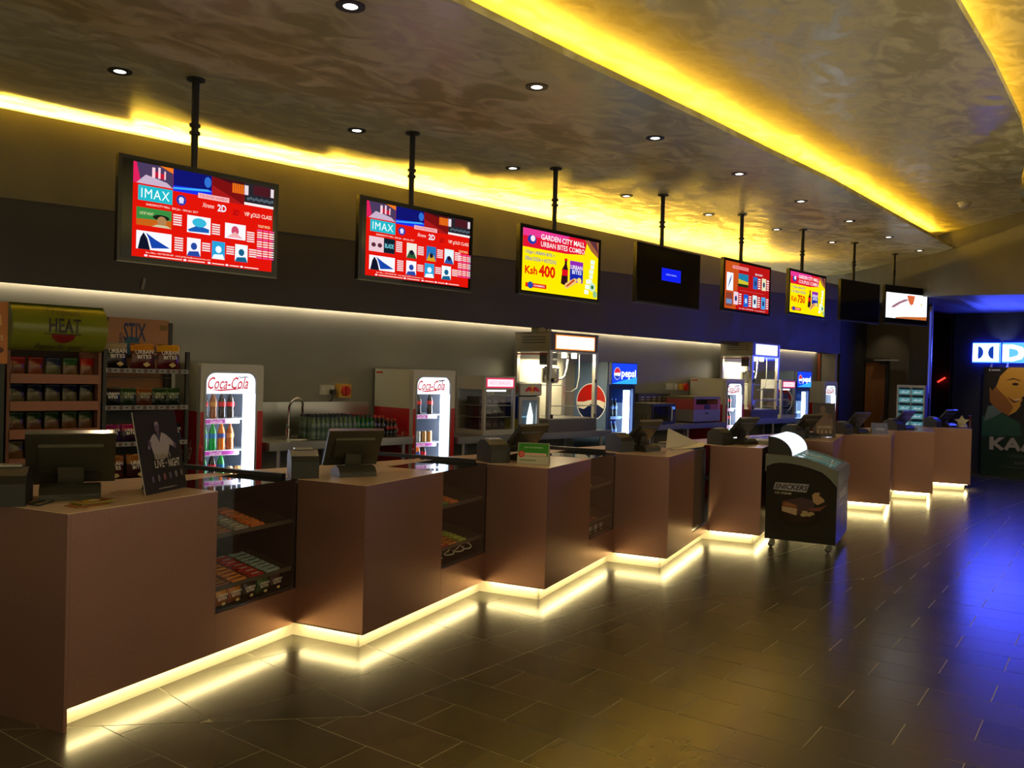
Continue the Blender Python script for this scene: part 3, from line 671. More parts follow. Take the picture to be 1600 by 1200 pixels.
mb = MB(); mb.cyl((0, 0, 0), (0, 0, -.02), .085, WHITE, n=18); mb.build('base', t, smooth=True); mb = MB(); mb.lathe([(.0, -.07), (.04, -.068), (.065, -.05), (.07, -.021)], WHITE, n=18); mb.build('cover', t, smooth=True)

# ================================================================== BACK BAR EQUIPMENT
def rrect(x0, x1, z0, z1, r, n=5, y=0):
    P = []
    for cx, cz_, a0 in ((x1-r, z1-r, 0), (x0+r, z1-r, pi/2), (x0+r, z0+r, pi), (x1-r, z0+r, 3*pi/2)):
        for i in range(n+1): a = a0+pi/2*i/n; P.append((cx+r*math.cos(a), y, cz_+r*math.sin(a)))
    return P
def rect_like(x0, x1, z0, z1, n=5, y=0):   # outer loop with the same vertex count as rrect
    P = []; C = ((x1, z1), (x0, z1), (x0, z0), (x1, z0))
    cxm, czm = (x0+x1)/2, (z0+z1)/2
    for k, (cx, cz_) in enumerate(C):
        for i in range(n+1): P.append((cx, y, cz_))
    # spread the duplicates a little along the edges
    out = []
    for k in range(4):
        c = C[k]; pv = C[k-1]; nx_ = C[(k+1) % 4]
        for i in range(n+1):
            f = (i-n/2)/n*.12
            d = (nx_ if f > 0 else pv); out.append((c[0]+(d[0]-c[0])*abs(f), y, c[1]+(d[1]-c[1])*abs(f)))
    return out
BOT_PROF = [(.0, 0), (.030, .001), (.033, .01), (.033, .06), (.029, .085), (.033, .11), (.033, .15), (.026, .185), (.014, .215), (.012, .235), (.0, .236)]
_bt = {}
def bottle(loc, body, cap, label_c, label, group, sc=1.0, cat='bottle', lit=0):  # lit gives the bottle a faint glow of its own for the fridge light
    k = (body, cap, label_c, round(sc, 2), lit)
    if k in _bt:
        o = _bt[k].copy(); COL.objects.link(o)
        for ch in _bt[k].children: c = ch.copy(); COL.objects.link(c); c.parent = o
    else:
        mb = MB(); mb.lathe([(r*sc, z*sc) for r, z in BOT_PROF], M(body, .12, 0, lit, .6), n=12); o = mb.build('bottle', smooth=True)
        mb = MB(); mb.cyl((0, 0, .232*sc), (0, 0, .256*sc), .0155*sc, M(cap, .4, 0, lit), n=10); mb.build('cap', o, smooth=True)
        if label_c: mb = MB(); mb.cyl((0, 0, .108*sc), (0, 0, .148*sc), .0340*sc, M(label_c, .4, 0, lit), n=12, caps=False); mb.build('bottle_label', o, smooth=True)
        _bt[k] = o
    o.location = loc; return tag(o, label, cat, group)
_cn = {}
def can(loc, col, label, group, sc=1.0):
    if col in _cn: o = _cn[col].copy(); COL.objects.link(o)
    else:
        mb = MB(); mb.lathe([(.024, 0), (.031, .006), (.031, .105), (.026, .118)], M(col, .25, .3), n=12); mb.cyl((0, 0, .118), (0, 0, .12), .026, STEEL); o = mb.build('drink_can', smooth=True); _cn[col] = o
    o.location = loc; return tag(o, label, 'drink can', group)
GLASSC = {'coke': ('1A0806', 'D01018', 'D81824'), 'sprite': ('0E9A3A', '18A040', '1C70B0'), 'fanta': ('F07810', 'F07020', '2050A0'), 'brown': ('8A4A18', 'C02018', 'C08030'), 'clear': ('9AA8A0', '203050', '3060A0')}
LED = E((.72, .84, 1), 9)
FR = {}
def coke_fridge(idx, x0, label, yf=6.9, wd=.59, h=1.875, dp=.66, full=True):
    t = thing('drinks_fridge', label, 'fridge', (x0, yf, 0), 0, 'red and white drinks fridges')
    zs = 1.462; sh = M((.55, .56, .50), .4)
    mb = MB()
    for (a, b, m) in ((0.0, zs, RED), (zs, h, sh)):
        mb.box(0, .02, .06, dp, a, b, m); mb.box(wd-.02, wd, .06, dp, a, b, m)
    mb.box(0.02, wd-.02, .06, dp, h-.03, h, sh); mb.box(.02, wd-.02, dp-.03, dp, 0, h-.03, M((.30, .33, .40), .5)); mb.box(.02, wd-.02, .06, dp-.03, .0, .12, RED)
    lin_ = M((.34, .38, .46), .4); mb.box(.02, .024, .06, dp-.03, .12, h-.03, lin_); mb.box(wd-.024, wd-.02, .06, dp-.03, .12, h-.03, lin_)
    mb.build('cabinet', t)
    # side lettering
    mb = MB(); c = Cv(mb, (-.0005, dp, 0), (0, -1, 0), (0, 0, 1), (-1, 0, 0), .0008); c.text('Coca-Cola', .02, 1.18, .02+.50, 1.36, M('D8C8C0', .4), .012, .35, -.30)
    c.rect(.02, h-.05, .14, h-.03, M('C04028', .4)); mb.build('side_lettering', t, recalc=False)
    # door: white upper / red lower frame with rounded window
    wx0, wx1, wz0, wz1 = .045, wd-.075, .30, h-.075
    mb = MB(); inn = rrect(wx0, wx1, wz0, wz1, .085); out = rect_like(0, wd, .10, h-.004)
    mb.ring(out, inn, (0, .055, 0), GREYW)
    d = mb.build('door', t)
    mb = MB()   # red lower skin in front of the frame, split left and right of the window
    mb.box(.001, wx0-.012, -.002, -.0002, .11, zs, RED); mb.box(wx1+.02, wd-.001, -.002, -.0002, .11, zs, RED); mb.box(wx0-.012, wx1+.02, -.002, -.0002, .11, wz0-.02, RED); mb.build('red_panel', d)
    mb = MB(); mb.ring(rrect(wx0-.012, wx1+.012, wz0-.012, wz1+.012, .095, y=-.006), rrect(wx0+.004, wx1-.004, wz0+.004, wz1-.004, .08, y=-.006), (0, .006, 0), M((.30, .30, .34), .2, .5)); mb.build('window_trim', d)
    mb = MB(); p = rrect(wx0, wx1, wz0, wz1, .085, y=.012); mb.add(p, [tuple(range(len(p)))], GL); mb.build('window_glass', d, recalc=False)
    mb = MB(); mb.ext([(0, -.002, 1.02), (-.02, -.025, 1.05), (-.02, -.03, 1.12), (-.02, -.03, 1.16), (0, -.002, 1.19)], (.028, 0, 0), RED); mb.build('door_handle', d)
    # lit header
    mb = MB(); p = rrect(wx0+.002, wx1-.002, wz1-.20, wz1-.002, .08, y=.0145)
    p = [(x, y, max(z, wz1-.185)) for x, y, z in p]
    hp = [(wx0+.002, .0145, wz1-.185), (wx1-.002, .0145, wz1-.185)] + [q for q in rrect(wx0+.002, wx1-.002, wz1-.3, wz1-.002, .083, y=.0145) if q[2] > wz1-.1]
    mb.add(hp, [tuple(range(len(hp)))], E((.86, .92, 1), 1.25))
    c = Cv(mb, (wx0, .0135, wz1-.185), (wx1-wx0, 0, 0), (0, 0, .185), (0, -1, 0)); c.text('Coca-Cola', .06, .22, .86, .78, E('D01020', 1), .006, .45, .02); c.poly([(.10, .2), (.3, .13), (.6, .2), (.8, .3), (.6, .25), (.3, .2)], E('D01020', 1)); c.poly([(.62, .86), (.7, .8), (.8, .84), (.88, .8), (.8, .78), (.7, .74)], E('403050', 1))
    mb.build('lit_header', t, recalc=False)
    # interior light strip on the right, with shelves and price strips
    mb = MB(); mb.box(wx1-.098, wx1-.012, .03, .045, wz0+.03, wz1-.02, LED); mb.box(wx0+.0, wx0+.012, .035, .05, wz0+.03, wz1-.2, E((.72, .84, 1), 3)); mb.build('light_strip', t)
    a = area('fridge_lamp', (x0+wx1-.12, yf+.08, (wz0+wz1)/2), (-1, .5, 0), .05, 1.1, 3.5, (.80, .90, 1))
    zsl = [1.395, 1.118, .85, .58] if idx != 1 else [1.395, 1.095, .85, .58]
    for z in zsl:
        mb = MB(); mb.box(.03, wd-.03, .10, dp-.05, z-.012, z, M((.6, .62, .66), .3)); mb.build('shelf', t)
        mb = MB(); mb.box(wx0, wx1-.1, .088, .10, z-.045, z-.002, M('E0D0E0', .4, 0, .5)); c = Cv(mb, (wx0, .088, z-.045), (wx1-.1-wx0, 0, 0), (0, 0, .043), (0, -1, 0))
        c.rect(.05, .12, .95 if z < 1.2 else .62, .88, M('B040A0', .4, 0, .5)); c.text('Coca-Cola', .25, .2, .55, .8, M('F8E8F8', .4, 0, .7), .0, .4); mb.build('price_strip', t, recalc=False)
    return t, zsl, wx0, wx1
def stock(t, x0, yf, zs, row, spec, gl, place):
    nsp = len(spec)
    for i, kind in enumerate(spec):
        x = x0 + .105 + i*.082
        if kind is None: continue
        if kind == 'can': can((x, yf+.138, zs), 'B08048', f'small brown can on the {place}', gl)
        elif kind == 'gcan': can((x, yf+.138, zs), 'A8A8A0', f'silver can on the {place}', gl)
        else:
            b, cp, lb = GLASSC[kind]; nm = {'coke': 'dark cola', 'sprite': 'green lemonade', 'fanta': 'orange soda', 'brown': 'amber soda', 'clear': 'clear water'}[kind]
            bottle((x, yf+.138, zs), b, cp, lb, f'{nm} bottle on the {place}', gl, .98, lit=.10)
X1 = 3.425
t, zs_, _, _ = coke_fridge(0, X1, 'white and red fridge with lit window, beside the snack rack')
gf = 'drinks in the fridge beside the rack'
stock(t, X1, 6.9, zs_[0], 0, ['coke', 'brown', 'coke', 'coke'], gf, 'upper shelf of the fridge beside the rack')
stock(t, X1, 6.9, zs_[1], 1, ['sprite', 'sprite', 'fanta', 'brown'], gf, 'middle shelf of the fridge beside the rack')
stock(t, X1, 6.9, zs_[2], 2, ['sprite', 'coke', 'sprite', 'can', 'can'][:5], gf, 'third shelf of the fridge beside the rack')
X2 = 5.757
t, zs_, _, _ = coke_fridge(1, X2, 'white and red fridge with lit window, between the sink and the glass warmer')
gf = 'drinks in the fridge right of the sink'
stock(t, X2, 6.9, zs_[0], 0, ['coke', 'coke', None, 'coke'], gf, 'upper shelf of the fridge right of the sink')
stock(t, X2, 6.9, zs_[1], 1, ['coke', 'gcan', 'can', 'can'], gf, 'middle shelf of the fridge right of the sink')
stock(t, X2, 6.9, zs_[2], 2, ['fanta', 'fanta', 'coke', None], gf, 'third shelf of the fridge right of the sink')
X3 = 12.18
t, zs_, _, _ = coke_fridge(2, X3, 'white and red fridge with lit window, in front of the farther popcorn machine')
for r_ in range(3): stock(t, X3, 6.9, zs_[r_], r_, [['coke', 'coke', 'coke', 'coke'], ['coke', 'fanta', 'coke', 'coke'], ['sprite', 'sprite', 'sprite', 'clear']][r_], 'drinks in the fridge by the farther popcorn machine', ['upper', 'middle', 'third'][r_]+' shelf of the fridge by the farther popcorn machine')
X4 = 15.86
coke_fridge(3, X4, 'farthest white and red fridge, at the end of the servery')

# double-sided glowing blue coolers
def blue_cooler(x0, yf, label, wd=.60, dp=.6, h=2.05):
    t = thing('glass_cooler', label, 'fridge', (x0, yf, 0), 0, 'blue coolers with lit headers')
    navy = M((.012, .03, .16), .3); mb = MB()
    side = M((.10, .16, .28), .35)
    mb.box(0, .025, .03, dp, 0, h, side); mb.box(wd-.025, wd, .03, dp, 0, h, navy); mb.box(.025, wd-.025, .03, dp, h-.03, h, navy); mb.box(.025, wd-.025, dp-.02, dp, .0, h-.03, M((.16, .3, .5), .5)); mb.box(.025, wd-.025, .03, dp-.02, 0, .15, navy)
    mb.build('cabinet', t)
    mb = MB(); c = Cv(mb, (-.0005, dp, 0), (0, -1, 0), (0, 0, 1), (-1, 0, 0), .0008)
    cx, cz_, r = .30, 1.50, .245
    c.ell(cx, cz_, r+.012, r+.012, M('E8E4DC', .3, 0, .25), n=32)
    c.ell(cx, cz_, r, r, M('101C48', .25), n=32)
    P = [(cx+r*math.cos(R(a)), cz_+r*math.sin(R(a))) for a in range(-5, 186, 8)] + [(cx-r*.6, cz_-r*.12), (cx, cz_+r*.12), (cx+r*.6, cz_+r*.10)]
    c.poly(P, M('B8180E', .2))
    c.poly([(cx-r*.99, cz_-r*.02), (cx-r*.5, cz_-.0), (cx, cz_+r*.12), (cx+r*.6, cz_+r*.12), (cx+r*.99, cz_+r*.0), (cx+r*.9, cz_-r*.35), (cx+r*.45, cz_-r*.12), (cx-.0, cz_-r*.10), (cx-r*.5, cz_-r*.42), (cx-r*.9, cz_-r*.35)], M('E8E0D0', .3))
    mb.build('side_emblem', t, recalc=False)
    mb = MB(); hz = h-.30
    mb.box(.012, wd-.002, -.03, .03, hz, h, navy); c = Cv(mb, (.02, -.03, hz+.01), (wd-.03, 0, 0), (0, 0, .28), (0, -1, 0), .0008)
    c.rect(.0, .0, 1, 1, E((.01, .05, .75), 1.3)); c.poly([(.0, .0), (1, 0), (1, .35), (.5, .2)], E((.03, .35, 1), 1.4)); c.ell(.20, .5, .13, .3, E((.85, .9, 1), 1.2)); c.poly([(.20+.12*math.cos(R(a)), .5+.28*math.sin(R(a))) for a in range(10, 185, 15)], E((.75, .03, .06), 1)); c.poly([(.20+.12*math.cos(R(a)), .5+.28*math.sin(R(a))) for a in range(200, 350, 15)], E((.03, .06, .5), 1))
    c.text('pepsi', .36, .22, .95, .70, E((.8, .9, 1), 1.6), .03); mb.build('lit_header', t, recalc=False)
    mb = MB(); mb.ring(rect_like(0, wd, .12, hz-.01), rrect(.05, wd-.045, .22, hz-.06, .01), (0, .04, 0), navy); d = mb.build('door', t)
    mb = MB(); p = [(.05, .012, .22), (wd-.045, .012, .22), (wd-.045, .012, hz-.06), (.05, .012, hz-.06)]; mb.add(p, [(0, 1, 2, 3)], GL); mb.build('window_glass', d, recalc=False)
    mb = MB(); mb.box(wd-.19, wd-.055, .05, .065, .25, hz-.08, E((.62, .88, 1), 7)); mb.box(.055, .075, .05, .06, .25, hz-.08, E((.3, .6, 1), 1.5)); mb.build('light_strip', t)
    a = area('cooler_lamp', (x0+wd-.2, yf+.1, 1.3), (-1, .6, 0), .4, .4, 2.5, (.45, .7, 1))
    for z in (1.30, .98, .66):
        mb = MB(); mb.box(.03, wd-.03, .1, dp-.04, z-.012, z, M((.2, .35, .6), .3)); mb.box(.05, wd-.19, .088, .1, z-.03, z+.01, M((.05, .12, .3), .3)); mb.build('shelf', t)
    return t
t = blue_cooler(9.25, 7.0, 'tall blue cooler with lit header, right of the nearer popcorn machine')
for z, rn in ((1.30, 'upper'), (.98, 'middle')):
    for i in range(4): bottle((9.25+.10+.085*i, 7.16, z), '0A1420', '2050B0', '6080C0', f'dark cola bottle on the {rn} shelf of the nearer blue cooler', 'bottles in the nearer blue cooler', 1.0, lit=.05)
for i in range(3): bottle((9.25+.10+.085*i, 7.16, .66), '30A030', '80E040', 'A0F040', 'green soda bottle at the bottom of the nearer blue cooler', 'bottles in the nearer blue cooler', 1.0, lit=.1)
t = blue_cooler(14.83, 7.0, 'tall blue cooler with lit header, near the end of the servery')
for z, rn in ((1.30, 'upper'), (.98, 'middle')):
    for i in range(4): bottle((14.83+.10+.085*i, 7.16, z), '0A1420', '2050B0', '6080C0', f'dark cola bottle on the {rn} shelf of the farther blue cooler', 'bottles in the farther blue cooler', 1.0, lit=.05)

# steel work tables
def table(x0, x1, z, label, yf=6.85, yb=7.58, legs=(0.08,), shelf=True, splash=None):
    t = thing('steel_table', label, 'table', (x0, yf, 0), 0, 'stainless work tables along the back wall'); L = x1-x0; dp = yb-yf
    mb = MB(); mb.box(0, L, 0, dp, z-.012, z, STEEL); mb.box(0, L, 0, .015, z-.075, z-.012, STEEL); mb.box(0, .015, .015, dp, z-.075, z-.012, STEEL); mb.box(L-.015, L, .015, dp, z-.075, z-.012, STEEL); mb.build('tabletop', t)
    for lx in legs:
        for ly in (.05, dp-.06): mb = MB(); mb.cyl((lx, ly, .02), (lx, ly, z-.013), .02, M((.42, .40, .44), .35, .6), n=10); mb.cyl((lx, ly, 0), (lx, ly, .02), .026, BLACK, n=10); mb.build('leg', t, smooth=True)
    if shelf: mb = MB(); mb.box(.04, L-.04, .06, dp-.05, .30, .32, STEELD); mb.build('under_shelf', t)
    if splash: mb = MB(); mb.box(splash[0], splash[1], dp-.018, dp-.003, z, 1.505, STEEL); mb.box(splash[0], splash[1], dp-.03, dp-.003, 1.505, 1.512, STEEL); mb.build('splashback', t)
    return t
tb = table(4.06, 5.73, 1.175, 'stainless sink table with splashback, between the two nearest red fridges', legs=(.12, 1.02, 1.58), splash=(.04, 1.62))
# basin rim
mb = MB(); N_ = 24
mb.ring([(.50+.21*math.cos(2*pi*k/N_), .33+.16*math.sin(2*pi*k/N_), 1.1755) for k in range(N_)], [(.50+.18*math.cos(2*pi*k/N_), .33+.135*math.sin(2*pi*k/N_), 1.1755) for k in range(N_)], (0, 0, .006), STEEL)
mb.add([(.50+.18*math.cos(2*pi*k/N_), .33+.135*math.sin(2*pi*k/N_), 1.1775) for k in range(N_)], [tuple(range(N_))], M((.10, .10, .10), .3, .8)); mb.build('sink_basin', tb)
# tap
t = thing('mixer_tap', 'chrome swan-neck tap standing at the left of the sink table', 'tap', (4.53, 7.30, 1.175)); CH = M((.75, .74, .72), .12, 1)
mb = MB(); pts = [(0, 0, .02)] + [(0, 0, z) for z in (.12, .22, .30)] + [(.075-.075*math.cos(a), -.03*math.sin(a), .30+.085*math.sin(a)) for a in [pi*i/8 for i in range(1, 9)]] + [(.15, 0, .22)]
mb.tube(pts, .012, CH, 10); mb.build('spout', t, smooth=True); mb = MB(); mb.cyl((0, 0, 0), (0, 0, .09), .024, CH); mb.cyl((0, 0, .09), (-.03, -.02, .13), .009, CH); mb.build('base', t, smooth=True)
# table bottles
random.seed(11)
for i in range(20):
    for j in range(4):
        x = 4.60+.052*i+random.uniform(-.004, .004)+.015*(j % 2); y = 6.98+.075*j
        if x > 5.64: continue
        grp = 'bottles crowded on the sink table'
        if i < 10: bottle((x, y, 1.176), '50685F', '141C28', None, 'clear green-tinted water bottle with dark cap crowded on the sink table', grp, .92)
        elif i < 14: bottle((x, y, 1.176), '0E5A24', 'C03018' if j > 1 else '1A3A20', None, 'green lemonade bottle in the crowd on the sink table', grp, .90)
        elif i < 17: bottle((x, y, 1.176), '140A08', 'B83A20', None, 'dark cola bottle with red cap in the crowd on the sink table', grp, .85)
        elif j < 3: bottle((x, y, 1.176), '1A1010', ('A82020', '2A7A30', 'A82020')[j], 'A01820' if j != 1 else None, 'shorter soda bottle at the right of the crowd on the sink table', grp, .72)
# small things on the sink-table shelf
t = thing('carton', 'brown carton with a white printed label, on the shelf under the sink table', 'box', (5.35, 7.0, .321)); mb = MB(); mb.box(0, .40, 0, .3, 0, .55, M((.10, .065, .04), .6)); mb.build('carton_body', t); mb = MB(); c = Cv(mb, (.06, 0, .42), (.30, 0, 0), (0, 0, .12), (0, -1, 0)); c.rect(0, 0, 1, 1, M('9A9890', .5)); c.rects([(.1+.1*i, .2, .16+.1*i, .4) for i in range(8)], M('303030', .5)); mb.build('printed_label', t, recalc=False)
# sockets and switches on the wall
def wall_box(x0, x1, z0, z1, label, iso=False):
    t = thing('rotary_switch' if iso else 'wall_socket', label, 'switch' if iso else 'socket', ((x0+x1)/2, YB, (z0+z1)/2)); w_, h = x1-x0, z1-z0
    if iso:
        mb = MB(); mb.box(-w_/2, w_/2, -.07, 0, -h/2, h/2, M((.62, .35, .05), .4)); mb.build('housing', t); mb = MB(); mb.cyl((.0, -.071, 0), (0, -.10, 0), w_*.33, M((.6, .03, .02), .4), n=16); mb.box(-.012, .012, -.12, -.10, -w_*.3, w_*.3, M((.5, .02, .02), .4)); mb.build('knob', t)
    else:
        mb = MB(); mb.box(-w_/2, w_/2, -.02, 0, -h/2, h/2, M((.55, .54, .52), .4)); mb.build('plate', t); mb = MB(); mb.box(-w_/2+.02, -w_/2+.035, -.026, -.02, .0, .03, WHITE); mb.box(w_/2-.035, w_/2-.02, -.026, -.02, 0, .03, WHITE); mb.build('rocker', t)
    return t
wall_box(5.075, 5.245, 1.585, 1.685, 'white double wall socket with a black plug, above the sink bottles')
mb = MB(); mb.box(5.185, 5.235, YB-.075, YB-.021, 1.59, 1.64, BLACK); mb.tube([(5.21, YB-.05, 1.59), (5.20, YB-.05, 1.54), (5.18, YB-.04, 1.515), (5.17, YB-.03, 1.512)], .008, BLACK); o = mb.build('power_plug'); tag(o, 'black power plug with cable in the white double socket', 'plug')
wall_box(5.268, 5.425, 1.555, 1.70, 'yellow rotary switch with red knob, right of the double socket', True)
for u0, u1, lab, iso in ((1040, 1050, 'small white socket above the black oven, left of its twin', False), (1052, 1057, 'narrow white socket above the black oven, next to the orange switch', False), (1060, 1070, 'orange rotary switch above the black oven', True)):
    a = pY(u0, 612, YB); b = pY(u1, 612, YB); wall_box(a.x, b.x, 1.67, 1.77, lab, iso)

tb2 = table(6.37, 9.14, 1.145, 'long stainless table carrying the warmer and the nearer popcorn machine', legs=(.12, .75, 2.6))
tb3 = table(9.98, 12.14, 1.185, 'stainless table carrying the microwave and the toaster', legs=(.12, 1.1, 2.0))
tb4 = table(12.80, 14.80, 1.20, 'stainless table carrying the farther popcorn machine', legs=(.12, 1.0, 1.88))
mb = MB(); mb.box(6.5, 7.5, 6.95, 7.4, .321, .66, M((.03, .03, .03), .5)); o = mb.build('storage_crate'); tag(o, 'dark crate on the shelf under the warmer', 'crate')

# hot snack warmer
def warmer(x0, yf, z, wd, dp, h, label, lit=True):
    t = thing('snack_warmer', label, 'food warmer', (x0, yf, z), 0, 'white glazed snack warmers')
    wm = M((.40, .40, .42), .35); f_ = .035; hd = .16
    mb = MB(); mb.box(0, wd, 0, dp, 0, .06, wm); mb.box(0, wd, 0, dp, h-hd, h-hd+.02, wm); mb.box(0, wd, .0, dp, h-.02, h, wm); mb.box(0, f_*.6, .0, dp, h-hd+.02, h-.02, wm); mb.box(wd-f_*.6, wd, 0, dp, h-hd+.02, h-.02, wm); mb.box(f_*.6, wd-f_*.6, 0, .02, h-hd+.02, h-.02, wm)
    for x in (0, wd-f_):
        for y in (0, dp-f_): mb.box(x, x+f_, y, y+f_, .06, h-hd, wm)
    mb.build('frame', t)
    mb = MB(); mb.box(f_, wd-f_, dp-.012, dp-.004, .06, h-hd, M((.30, .28, .24), .5)); mb.build('back_panel', t)
    mb = MB(); mb.box(f_, wd-f_, .012, .016, .061, h-hd-.001, GL); mb.build('door_glass', t); mb = MB(); mb.box(.012, .016, f_, dp-f_, .061, h-hd-.001, GL); mb.build('side_glass', t)
    for zz in (.20, .335): mb = MB(); mb.box(.02, wd-.02, .03, dp-.03, zz, zz+.006, M((.5, .5, .5), .3, .6)); mb.build('shelf', t)
    mb = MB(); c = Cv(mb, (0, 0, h-hd), (wd, 0, 0), (0, 0, hd), (0, -1, 0), .0012)
    c.rect(.05, .14, .95, .86, E((.9, .04, .12), .9)); c.rect(.09, .24, .91, .76, E((1, .72, .78), 1.25)); c.text('HOT SNACKS', .16, .38, .82, .62, E((.95, .35, .45), 1), .0); mb.build('lit_header', t, recalc=False)
    mb = MB(); mb.box(.10, wd-.1, .06, .09, h-hd-.02, h-hd-.001, E((.75, .85, 1), 4)); mb.build('lamp', t)
    return t
t = warmer(6.795, 6.9, 1.19-.043, .515, .47, .68, 'white glazed warmer with pink lit header, on the long steel table')
random.seed(3); cs = ['2A2430', '3A2A34', '241E2A', '40303A', '1E2038']
for i in range(4):
    for j in range(3):
        z = 1.147 + (.062, .207, .342)[j]; hb = (.125, .118, .10)[j]
        t2 = MB(); t2.box(-.052, .052, -.10, .10, 0, hb-.008, M(cs[(i*3+j) % 5], .45)); c = Cv(t2, (-.052, -.10, 0), (.104, 0, 0), (0, 0, hb), (0, -1, 0)); c.text('Pie' if (i+j) % 2 else 'Snax', .15, .25, .85, .6, M('8A8090', .5), .0, .3)
        o = t2.build('snack_box', recalc=False, loc=(6.795+.093+.11*i, 7.12, z+.002)); tag(o, f'dark printed snack box, {["bottom", "middle", "top"][j]} tier of the white warmer', 'box', 'snack boxes in the nearer warmer')
t = warmer(14.10, 6.9, 1.202, .53, .40, .68, 'white glazed warmer with pink lit header, beside the farther popcorn machine')
for i in range(3):
    for j in range(3):
        z = 1.202 + (.062, .207, .342)[j]; t2 = MB(); t2.box(-.06, .06, -.10, .10, 0, .10, M(cs[(i+j) % 5], .45)); o = t2.build('snack_box', loc=(14.10+.12+.145*i, 7.10, z+.002)); tag(o, f'dark snack box, {["bottom", "middle", "top"][j]} tier of the farther white warmer', 'box', 'snack boxes in the farther warmer')

# energy-drink mini cooler
t = thing('mini_cooler', 'silver mini cooler with round topped sign, before the popcorn machine', 'fridge', (7.39, 6.93, 1.146)); sv = M((.36, .36, .38), .3, .3); hh = .44; wd = .36
mb = MB(); mb.box(0, .02, .0, .45, 0, hh, sv); mb.box(wd-.02, wd, 0, .45, 0, hh, sv); mb.box(.02, wd-.02, .02, .45, 0, .03, sv); mb.box(.02, wd-.02, .02, .45, hh-.02, hh, sv); mb.box(.02, wd-.02, .43, .45, .03, hh-.02, M((.05, .10, .2), .4)); mb.build('cabinet', t)
mb = MB(); c = Cv(mb, (-.0005, .45, 0), (0, -1, 0), (0, 0, 1), (-1, 0, 0), .001); c.rect(.0, .18, .45, hh, M('102878', .35)); c.rect(0, 0, .45, .18, M('B0A820', .35)); mb.build('side_wrap', t, recalc=False)
mb = MB(); mb.ring(rect_like(0, wd, 0, hh, y=-.022), rrect(.05, wd-.045, .05, hh-.04, .015, y=-.022), (0, .02, 0), sv); d = mb.build('door', t)
mb = MB(); mb.add([(.05, -.012, .05), (wd-.045, -.012, .05), (wd-.045, -.012, hh-.04), (.05, -.012, hh-.04)], [(0, 1, 2, 3)], GL); mb.build('window_glass', d, recalc=False)
mb = MB(); mb.ext([(.19, .03, .06), (.30, .03, .06), (.30, .03, .22), (.25, .03, .37), (.20, .03, .2)], (0, .006, 0), E((.75, .95, 1), 2.2)); mb.box(.03, wd-.03, .04, .42, .19, .195, E((.3, .6, .8), .6)); mb.build('light_panel', t)
mb = MB(); prof = [(.0, .155+.0), (0, .02), (.06, 0), (.42, 0), (.45, .04), (.45, .155), (.40, .175), (.07, .175)]
mb.ext([(0, y-.03, hh+.002+z) for y, z in prof], (wd+.02, 0, 0), M((.45, .45, .46), .35), BLACK)
mb2 = mb; c = Cv(mb, (0, -.031, hh+.02), (wd+.02, 0, 0), (0, 0, .14), (0, -1, 0), .001); c.rect(0, 0, 1, 1, M((.5, .5, .5), .35)); c.ell(.55, .5, .12, .3, M('F0B020', .4)); c.poly([(.2, .35), (.3, .62), (.42, .75), (.54, .55), (.5, .3), (.4, .4), (.3, .3)], M('D01828', .4)); c.poly([(.9, .35), (.8, .62), (.68, .75), (.56, .55), (.6, .3), (.7, .4), (.8, .3)], M('D01828', .4))
c = Cv(mb, (-.0005, .42, hh), (0, -1, 0), (0, 0, 1), (-1, 0, 0), .001); c.rect(.02, .02, .44, .16, M('8A8A80', .4)); c.text('Red Bull', .04, .05, .42, .13, M('A81828', .4), .01); mb.build('header_sign', t, recalc=False)

